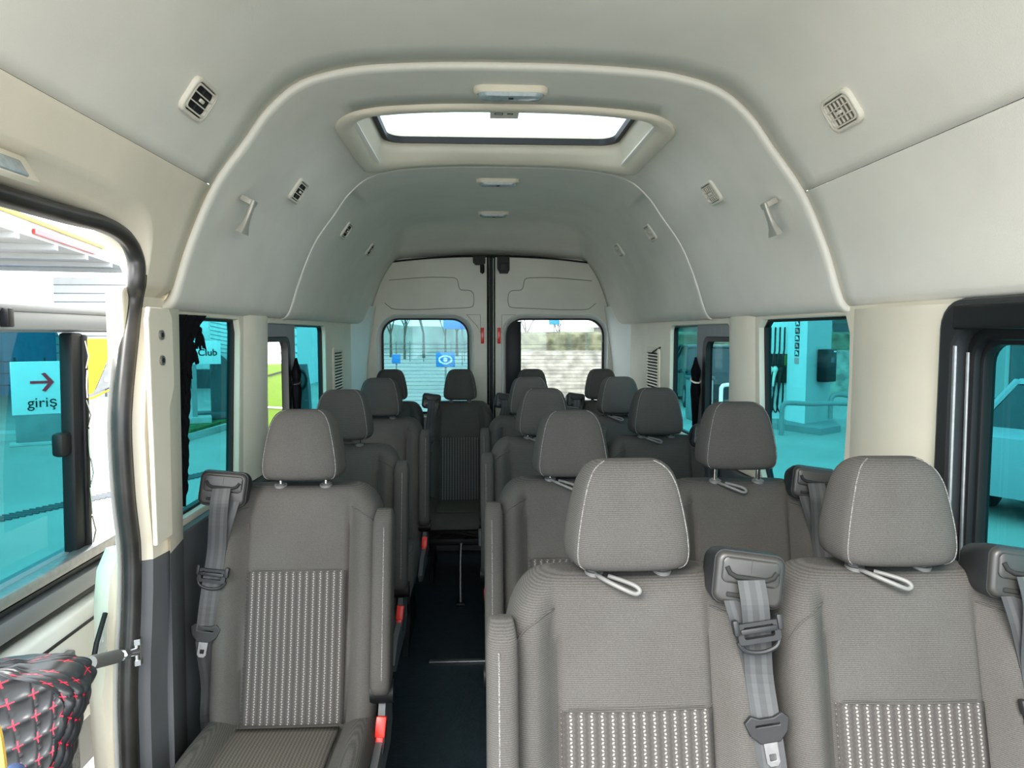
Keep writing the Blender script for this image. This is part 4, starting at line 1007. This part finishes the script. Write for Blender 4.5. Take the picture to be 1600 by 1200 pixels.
hoop('guard_rail', [gp(1535, 15.0, G), gp(1535, 15.0, -.1), gp(1540, 15, -.02), gp(1555, 15.0, 0), gp(1566, 15, -.04), gp(1570, 15.0, -.15), gp(1570, 15.0, G)], 'grey guard hoop beside the dark column outside the right front window')
# far building with balconies, stone wall
bd = empty('apartment_building', (20, 30, G), label='far apartment building with balconies behind the stone wall, seen past the fuel pump', cat='building')
mb = MB(); mb.box((3, 5, 3.2), (16, 8, 6.4)); mb.build('building_wall', 'stone', bd)
for k in range(3):
    for j in range(5):
        mb = MB(); mb.box((-3.5+j*3, .95, 2.1+k*1.6), (1.2, .1, .9)); mb.build('building_window', 'car_glass', bd)
    mb = MB(); mb.box((3, .6, 1.45+k*1.6), (16, .9, .12)); mb.build('balcony_slab', 'white_panel', bd)
mb = MB(); mb.box((14, 24, G+.75), (26, .6, 1.5)); tag(mb.build('stone_wall', 'stone'), 'low pale stone wall beyond the fuel pump', 'wall')
mb = MB(); mb.box((14, 26, G+1.0), (26, 1.6, 2.3), bev=.3); o = mb.build('hedge', 'hedge'); tag(o, 'dark hedge growing behind the low stone wall', 'hedge')
# dark canopy column right
q = atY(1573, 600, 17)
cc = empty('canopy_column', (q.x+.12, 17, G), label='dark square canopy column outside the right front window', cat='column')
mb = MB(); mb.box((0, 0, 2.5), (.62, .7, 5), bev=.02); mb.build('column_shaft', 'dark_grey', cc)
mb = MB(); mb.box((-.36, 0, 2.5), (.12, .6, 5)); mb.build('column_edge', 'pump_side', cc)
# parked cars
def car(name, loc, rz, body, label, h=1.5, L_=4.4, w=1.78):
    c = empty(name, loc, (0, 0, rz), label=label, cat='car')
    side = [(-2.2, .35), (-2.2, .75), (-2.05, .95), (-1.1, 1.0), (-.5, h-.03), (0, h), (.9, h-.02), (1.7, 1.05), (2.15, .95), (2.2, .35)]
    lo = [(x*L_/4.4, z if z < 1.02 else 1.0) for x, z in side]
    mb = MB(); P = [(-2.2, .3), (-2.22, .72), (-2.05, .92), (-1.15, 1.0), (1.75, 1.02), (2.12, .95), (2.2, .7), (2.2, .3)]
    mb.loft([[Vector((x*k2*L_/4.4, y, z)) for x, z in P] for y, k2 in ((-w/2, .97), (-w/2+.1, 1), (w/2-.1, 1), (w/2, .97))]); mb.build('car_body', body, c, 30)
    mb = MB(); P = [(-1.25, .98), (-.55, h-.04), (.9, h-.04), (1.75, 1.0)]
    mb.loft([[Vector((x, y*k, z)) for x, z, k in ((P[0][0], P[0][1], 1), (P[1][0], P[1][1], .8), (P[2][0], P[2][1], .8), (P[3][0], P[3][1], 1))] for y in (-w/2+.08, w/2-.08)]); mb.build('car_windows', 'car_glass', c, 20)
    mb = MB(); mb.loft([[Vector((x, y, z)) for x, z in ((-.60, h-.06), (-.5, h), (.85, h), (.95, h-.06))] for y in (-w/2*.78, w/2*.78)]); mb.build('car_roof', body, c, 30)
    for s_ in (1, -1):
        mb = MB()
        mb.tube([(-1.25, s_*(w/2-.07), 1.0), (-.57, s_*(w/2*.79), h-.03)], .035, 6); mb.tube([(1.72, s_*(w/2-.07), 1.02), (.9, s_*(w/2*.79), h-.03)], .04, 6); mb.build('window_pillar', body, c)
        mb = MB(); mb.box((-.95, s_*(w/2+.1), 1.02), (.1, .18, .13), bev=.03); mb.build('wing_mirror', body, c)
        for x in (-1.4, 1.35):
            mb = MB(); mb.cyl((x, s_*(w/2-.18), .32), (x, s_*(w/2+.01), .32), .32, 24); wh = mb.build('wheel', 'rubber', c)
            mb = MB(); mb.cyl((x, s_*(w/2), .32), (x, s_*(w/2+.02), .32), .19, 16); mb.build('hub_cap', 'silver', wh)
    return c
q = atZ(1615, 860, G)
cr1 = car('parked_car', (7.75, 8.3, G), R(212), 'car_silver', 'silver car close outside the right front window', 1.55)
mb = MB(); mb.box((.0, 0, 1.60), (.3, .12, .08), bev=.02); mb.build('roof_light', 'tail_red', cr1)
q = atY(1120, 610, 11.5)
q = atY(1142, 610, 19)
cr2 = car('parked_car', (q.x, 21, G), R(82), 'car_dark', 'dark car seen through the rearmost right side window', 1.75)
# trees and clutter right rear
def tree(name, loc, h, label, group=None, seed=1, spread=1.2, m='bark'):
    random.seed(seed); t = empty(name, loc, label=label, cat='tree', group=group)
    mb = MB()
    def br(p, d, L_, r_, k):
        q = p + d*L_; mb.tube([p, q], [r_, r_*.65], 5, caps=False)
        if k:
            for _ in range(3):
                br(q, (d+Vector((random.uniform(-1, 1), random.uniform(-1, 1), random.uniform(-.1, .6)))*.6*spread).normalized(), L_*random.uniform(.6, .8), r_*.6, k-1)
    br(Vector((0, 0, 0)), Vector((0, 0, 1)), h*.33, h*.022, 5); mb.build('branches', m, t, 60); return t
tree('bare_tree', (7.2, 27, G), 6, 'bare tree beyond the rearmost right side window', seed=4)
hs = empty('stone_house', (9.0, 38, G), label='stone house behind the trees at the rear right window', cat='building')
mb = MB(); mb.box((0, 0, 1.2), (5, 3, 2.4)); mb.build('house_wall', 'stone', hs)
mb = MB(); mb.box((-1, -1.55, 1.0), (.9, .1, 1.9)); mb.build('house_door', 'brick_dull', hs)
mb = MB(); mb.loft([[Vector((x, y, z)) for x, z in ((-2.8, 2.4), (0, 3.6), (2.8, 2.4))] for y in (-1.8, 1.8)]); mb.build('house_roof', 'mid_grey', hs)
q = atZ(1092, 655, G); bn = empty('waste_bin', (q.x, q.y, G), label='teal waste bin standing on the forecourt outside the right rear window', cat='bin')
mb = MB(); mb.box((0, 0, .5), (.55, .5, 1.0), bev=.05); mb.build('bin_body', 'mid_grey', bn); mb = MB(); mb.box((0, 0, 1.03), (.6, .55, .07), bev=.02); mb.build('bin_lid', 'dark_grey', bn)
hoop('guard_rail', [gp(1127, 12.2, G), gp(1127, 12.2, .3), gp(1128, 12.2, .46), gp(1134, 12.2, .5), gp(1150, 12.2, .5), gp(1170, 12.2, .5)], 'white tubular trolley rail in front of the dark car', 'white_panel', .035)

# --- left: signs and forecourt
q = atZ(68, 694, G)
gs = empty('entrance_sign', (q.x, q.y, G), rot=(0, 0, R(28)), label='pale forecourt sign with a red arrow above the word giriş', cat='sign')
mb = MB(); mb.box((0, 0, 1.08), (.92, .14, 1.0), bev=.01); mb.build('sign_panel', 'white_panel', gs)
mb = MB(); mb.box((0, 0, .30), (.84, .12, .58), bev=.01); mb.build('sign_base', 'mid_grey', gs)
mb = MB(); mb.box((0, 0, .03), (1.05, .3, .06), bev=.01); mb.build('sign_foot', 'kerb', gs)
text('giriş', .27, 'print_dark', gs, frame((.02, -.078, .80), (1, 0, 0), (0, 0, 1)))
plate('arrow', [(-.18, .025), (.10, .025), (0.0, .16), (.06, .18), (.20, 0), (.06, -.18), (0, -.16), (.10, -.025), (-.18, -.025)], [], .012, 'arrow_red', gs, 0, frame((.02, -.078, 1.19), (1, 0, 0), (0, 0, 1)))
# kerb islands, drain
def kerb(name, pts, h, m, label, cat='kerb'):
    mb = MB(); mb.loft([[Vector((x, y, z)) for x, y in pts] for z in (G, G+h)]); return tag(mb.build(name, m), label, cat)
A_ = atZ(0, 712, G); B_ = atZ(130, 700, G); 
kerb('kerb_island', [(A_.x-4, A_.y+1.2), (B_.x-.6, B_.y+1.2), (B_.x-.4, B_.y+1.7), (A_.x-4, A_.y+1.8)], .14, 'kerb', 'low kerb running behind the giriş sign')
A_ = atZ(284, 692, G); B_ = atZ(368, 668, G); D_ = atZ(368, 655, G); E_ = atZ(270, 672, G)
kerb('kerb_island', [(A_.x-.3, A_.y-.05), (A_.x, A_.y), (B_.x, B_.y), (B_.x+1.2, B_.y+1), (D_.x, D_.y), (E_.x-.3, E_.y)], .13, 'kerb', 'raised kerbed island under the club sign')
mb = MB(); mb.loft([[Vector((x, y, z)) for x, y in ((A_.x-.1, A_.y+.3), (A_.x, A_.y+.35), (B_.x-.1, B_.y+.35), (D_.x-.3, D_.y-.3), (E_.x-.2, E_.y-.2))] for z in (G+.132, G+.19)])
tag(mb.build('grass_strip', 'grass'), 'green grass growing on the kerbed island', 'grass', kind='stuff')
A_ = atZ(0, 812, G); B_ = atZ(100, 790, G); dd = (B_-A_).normalized(); 
dg_ = empty('drain_grate', (0, 0, G), label='long slotted drain grate in the forecourt outside the side door', cat='drain')
mb = MB()
for k in range(60): 
    c = A_ + dd*(-1.5+k*.075); mb.box((c.x, c.y, .012), (.028, .28, .02), rot=(0, 0, math.atan2(dd.y, dd.x)+.35))
mb.build('grate_bars', 'dark_grey', dg_)
# club sign board with column
q = atY(313, 600, 15.5)
cs = empty('club_sign', (q.x, 15.5, G+.192), rot=(0, 0, R(22)), label='white notice board reading Club on two dark legs', cat='sign')
mb = MB(); mb.box((-.1, 0, 1.50), (1.05, .1, .50), bev=.01); mb.build('board', 'white_panel', cs)
text('Club', .20, 'print_dark', cs, frame((.16, -.06, 1.50), (1, 0, 0), (0, 0, 1)), bold=.002)
mb = MB(); mb.box((-.33, -.056, 1.41), (.30, .01, .09)); mb.box((-.33, -.056, 1.60), (.30, .01, .04)); mb.build('board_print', 'dark_grey', cs)
for x in (-.45, -.12): mb = MB(); mb.box((x, 0, .65), (.10, .08, 1.3)); mb.build('leg', 'mid_grey', cs)
mb = MB(); mb.box((-.3, 0, .06), (1.0, .5, .12)); mb.build('sign_foot', 'kerb', cs)
q = atY(347, 600, 16.2)
ts = empty('totem_sign', (q.x, 16.2, G+.192), rot=(0, 0, R(24)), label='tall dark totem with white edge and striped top rising from the kerbed island', cat='sign')
mb = MB(); mb.loft([[Vector((-.24, -.1, z)), Vector((.16, -.1, z-.0)), Vector((.16, .1, z)), Vector((-.24, .1, z))] for z in (.15, 1.25)]); mb.loft([[Vector((-.24, -.1, 1.25)), Vector((.16, -.1, 1.25)), Vector((.16, .1, 1.25)), Vector((-.24, .1, 1.25))], [Vector((-.24, -.1, 1.62)), Vector((.05, -.1, 1.38)), Vector((.05, .1, 1.38)), Vector((-.24, .1, 1.62))]]); mb.build('totem_face', 'dark_grey', ts)
mb = MB(); mb.box((.24, 0, 1.7), (.15, .22, 3.1)); mb.build('totem_edge', 'white_panel', ts)
mb = MB(); mb.box((-.02, .06, 2.2), (.42, .1, 1.8)); tp = mb.build('striped_panel', 'white_panel', ts)
mb = MB()
for k in range(14): mb.box((-.02, .005, 1.5+k*.09), (.40, .012, .012), rot=(0, R(12), 0))
mb.build('stripe_lines', 'mid_grey', tp)
mb = MB(); mb.box((.0, 0, .08), (1.1, .5, .16), bev=.02); mb.build('totem_foot', 'dark_grey', ts)
text('z', .22, 'print_dark', cs, frame((.03, -.06, 1.93), (1, 0, 0), (0, 0, 1)), bold=.004)
mb = MB(); mb.box((-.25, .02, 1.98), (.9, .06, .36), bev=.01); mb.build('upper_board', 'white_panel', cs)
# machine behind: white kiosk
q = atY(374, 600, 17)
ks = empty('air_machine', (q.x+.15, 18.5, G), label='white air and water machine with a dark screen behind the totem', cat='machine')
mb = MB(); mb.box((0, 0, 1.55), (.5, .4, 1.0), bev=.03); mb.build('machine_body', 'white_panel', ks); mb = MB(); mb.box((0, -.21, 1.75), (.28, .02, .25)); mb.build('machine_screen', 'dark_grey', ks)
mb = MB(); mb.box((0, 0, .52), (.4, .3, 1.05)); mb.build('machine_foot', 'mid_grey', ks)
mb = MB(); mb.tube(sm([(-.3, -.2, 1.1), (-.05, -.3, 1.0), (.15, -.3, .6), (-.1, -.3, .3), (.1, -.25, .15)], 5), .025, 6); mb.build('air_hose', 'rubber', ks, 60)
# lime vacuum machine
q = atY(422, 600, 15.0)
lm = empty('vacuum_machine', (q.x+.0, 15.0, G), rot=(0, 0, R(20)), label='bright yellow-green vacuum machine seen through the open pane on the left', cat='machine')
mb = MB(); mb.box((0, 0, .77), (.86, .5, 1.42), bev=.04, seg=3); mb.build('cabinet', 'lime', lm)
mb = MB(); mb.box((-.12, -.26, .77), (.05, .02, 1.2)); mb.build('cabinet_rib', 'pump_side', lm)
mb = MB(); mb.box((.44, -.02, .75), (.12, .4, 1.3), bev=.02); mb.build('hose_rack', 'dark_grey', lm)
mb = MB(); mb.tube([(-.40, -.28, .62), (.3, -.28, .55)], .018, 6); mb.build('handle_bar', 'white_panel', lm)
mb = MB(); mb.box((.1, -.27, 1.28), (.34, .02, .03), rot=(0, R(-15), 0)); mb.build('cabinet_mark', 'print_dark', lm)
q = atY(472, 600, 15.8)
vm = empty('water_machine', (q.x, 15.8, G), label='grey service post with a coiled hose right of the lime vacuum machine', cat='machine')
vm.scale = (.8, .8, .75)
mb = MB(); mb.loft([[Vector((x*k, y, z)) for x, y in ((-.2, -.15), (.2, -.15), (.2, .15), (-.2, .15))] for z, k in ((0, 1.2), (1.2, 1), (1.9, .6))]); mb.build('post_body', 'dark_grey', vm)
mb = MB(); mb.tube([(-.1+.27*math.cos(a), -.2, 1.45+.32*math.sin(a)) for a in [2*PI*k/24 for k in range(24)]], .035, 8, closed=True); mb.build('coiled_hose', 'rubber', vm, 60)
mb = MB(); mb.box((-.42, 0, 1.0), (.22, .2, 2.0), bev=.02); mb.build('white_post', 'white_panel', vm)
# white building behind left
wb = empty('white_building', (-11.5, 30, G), label='large white clad building on the far left of the forecourt', cat='building')
mb = MB(); mb.box((0, 0, 2.1), (9, 5, 4.2)); mb.build('building_wall', 'white_panel', wb)
mb = MB()
for k in range(12): mb.box((0, -2.52, .4+k*.32), (9, .03, .03))
mb.build('cladding_lines', 'mid_grey', wb)
mb = MB(); mb.box((0, -2.55, .35), (9, .1, .7)); mb.build('building_base', 'dark_grey', wb)
# blue building & fence at far left through the door
bb = empty('blue_building', (-24, 27, G), label='blue and grey building beyond the giriş sign', cat='building')
mb = MB(); mb.box((0, 0, 1.3), (16, 5, 2.6)); mb.build('building_wall', 'blue_wall', bb)
for k in range(6):
    mb = MB(); mb.box((-6.5+k*2.6, -2.55, 1.75), (1.0, .1, .9)); wn = mb.build('building_window', 'white_panel', bb)
    mb = MB(); mb.box((-6.5+k*2.6, -2.61, 1.75), (.8, .04, .7)); mb.build('window_glass', 'car_glass', wn)
for k in range(3):
    mb = MB(); mb.box((-5+k*5.0, -2.6, 1.1), (1.6, .15, 2.2)); mb.build('building_column', 'brick_dull', bb)
def fence(x0, x1, y, h, label, n=24, m='dark_grey'):
    f = empty('metal_fence', (0, y, G), label=label, cat='fence')
    for k in range(n+1):
        mb = MB(); x = lerp(x0, x1, k/n); mb.box((x, 0, h/2), (.05, .05, h)); mb.build('fence_post', m, f)
    mb = MB()
    for z in (.3, .6, .9): mb.box(((x0+x1)/2, 0, h*z), (abs(x1-x0), .035, .035))
    mb.build('fence_rail', m, f); return f
fence(-24, -10.5, 24, 1.3, 'dark metal fence in front of the blue building', 14)
# yellow banner through the gap
q = atZ(140, 640, G)
yb2 = empty('yellow_banner', (q.x-.3, q.y+1.0, G), rot=(0, R(0), R(30)), label='slanted yellow and grey advertising banner stand in the open window gap', cat='banner')
mbp = [(-.55, .25), (-.1, .38), (.55, 1.95), (-.25, 1.95), (-.40, 1.2)]
plate('banner_yellow', mbp, [], .03, 'yellow', yb2, 0, frame((0, 0, 0), (1, 0, 0), (0, 0, 1)))
plate('banner_grey', [(-.08, .38), (.75, .7), (1.25, 1.9), (.57, 1.95)], [], .03, 'mid_grey', yb2, 0, frame((0, .02, 0), (1, 0, 0), (0, 0, 1)))
for k in range(5): plate('banner_print', rr(.16, .05, .03, 3, .35+k*.13, .75+k*.25), [], .02, 'yellow' if k % 2 else 'white_panel', yb2, 0, frame((0, -.01, 0), (1, 0, 0), (0, 0, 1)))
mb = MB(); mb.tube([(-.6, 0, .12), (-.1, 0, .25), (.3, 0, .45), (.9, .1, .5)], .03, 6); mb.build('banner_tube', 'yellow', yb2, 60)
# canopy over the left forecourt
cn = empty('forecourt_canopy', (-17.5, 21, -.5), rot=(0, 0, R(12)), label='wide white forecourt canopy with red and yellow fascia above the doorway view', cat='canopy')
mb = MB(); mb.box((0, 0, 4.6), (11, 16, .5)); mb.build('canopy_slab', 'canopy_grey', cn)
for k in range(6):
    mb = MB(); mb.box((0, -7+k*2.6, 4.28), (11, .25, .14)); mb.build('canopy_beam', 'pump_side', cn)
mb = MB(); mb.box((5.55, -1, 4.5), (.06, 5, .12)); mb.build('fascia_stripe', 'red_plastic', cn)
mb = MB(); mb.box((5.55, -1.5, 4.78), (.05, 8, .10)); mb.build('fascia_stripe', 'yellow', cn)
for x, y in ((-4, -6), (-4, 1.5)):
    mb = MB(); mb.box((x, y, 2.08), (.5, .5, 4.55)); mb.build('canopy_column', 'pump_side', cn)

# --- behind: rear forecourt
fence(-16, 14, 52, 1.5, 'long dark fence across the back of the parking area', 30)
mb = MB(); 
random.seed(5)
P = [(-60, 0)]+[(-60+k*4, 1.6+1.3*random.random()+1.2*math.sin(k*.4)**2) for k in range(31)]+[(60, 0)]
mb.loft([[Vector((x, 75, G+z)) for x, z in P], [Vector((x, 90, G+z)) for x, z in P]]); tag(mb.build('hillside', 'haze_hill', None, 60), kind='structure')
tl = [(-9.3, 58, 5.5, 'leftmost bare winter tree in the left rear window'), (-7.6, 62, 6, 'second bare tree from the left in the left rear window'), (-5.9, 57, 5, 'third bare tree from the left in the left rear window'),
      (-4.6, 60, 6.2, 'bare tree fourth from the left in the left rear window'), (-3.2, 70, 5.5, 'bare tree just left of the blue board in the left rear window'), (-1.9, 64, 6.5, 'rightmost bare tree in the left rear window under the blue boards'),
      (4.0, 58, 6, 'bare tree on the left in the right rear window'), (8.4, 72, 5, 'bare tree on the right in the right rear window')]
for k, (x, y, h, lb) in enumerate(tl): tree('bare_tree', (x, y, G), h, lb, 'bare trees beyond the rear fence', seed=10+k, spread=.9)
def rsign(px, py, Y, w, h, m, label, txt=None):
    q = atY(px, py, Y); s = empty('road_sign', (q.x, Y, G), label=label, cat='sign')
    mb = MB(); mb.box((0, 0, q.z-G), (w, .08, h), bev=.01); mb.build('sign_panel', m, s)
    mb = MB(); mb.box((0, .06, (q.z-G)/2), (.08, .06, q.z-G)); mb.build('sign_post', 'mid_grey', s)
    return s, q
s1_, q1 = rsign(619, 561, 38, .45, .5, 'blue_sign', 'small blue sign on the far forecourt at the left of the rear window')
s2_, q2 = rsign(696, 562, 30, .8, .62, 'blue_sign', 'blue sign with a white eye-shaped emblem in the left rear window')
plate('emblem', [(.30*math.cos(a), .20*math.sin(a)) for a in [2*PI*k/24 for k in range(24)]], [[(.22*math.cos(a), .13*math.sin(a)) for a in [2*PI*k/24 for k in range(24)]]], .02, 'white_panel', s2_, 0, frame((0, -.05, q2.z-G), (1, 0, 0), (0, 0, 1)))
plate('emblem_core', [(.09*math.cos(a), .09*math.sin(a)) for a in [2*PI*k/24 for k in range(24)]], [], .02, 'white_panel', s2_, 0, frame((0, -.05, q2.z-G), (1, 0, 0), (0, 0, 1)))
s3_, q3 = rsign(706, 507, 45, 1.1, .55, 'blue_sign', 'blue board high in the top right of the left rear window')
s4_, q4 = rsign(722, 508, 45.5, .45, .55, 'blue_sign', 'narrow blue board next to the wider blue board in the left rear window')
s5_, q5 = rsign(866, 503, 45, .7, .35, 'blue_sign', 'blue board at the top of the right rear window')
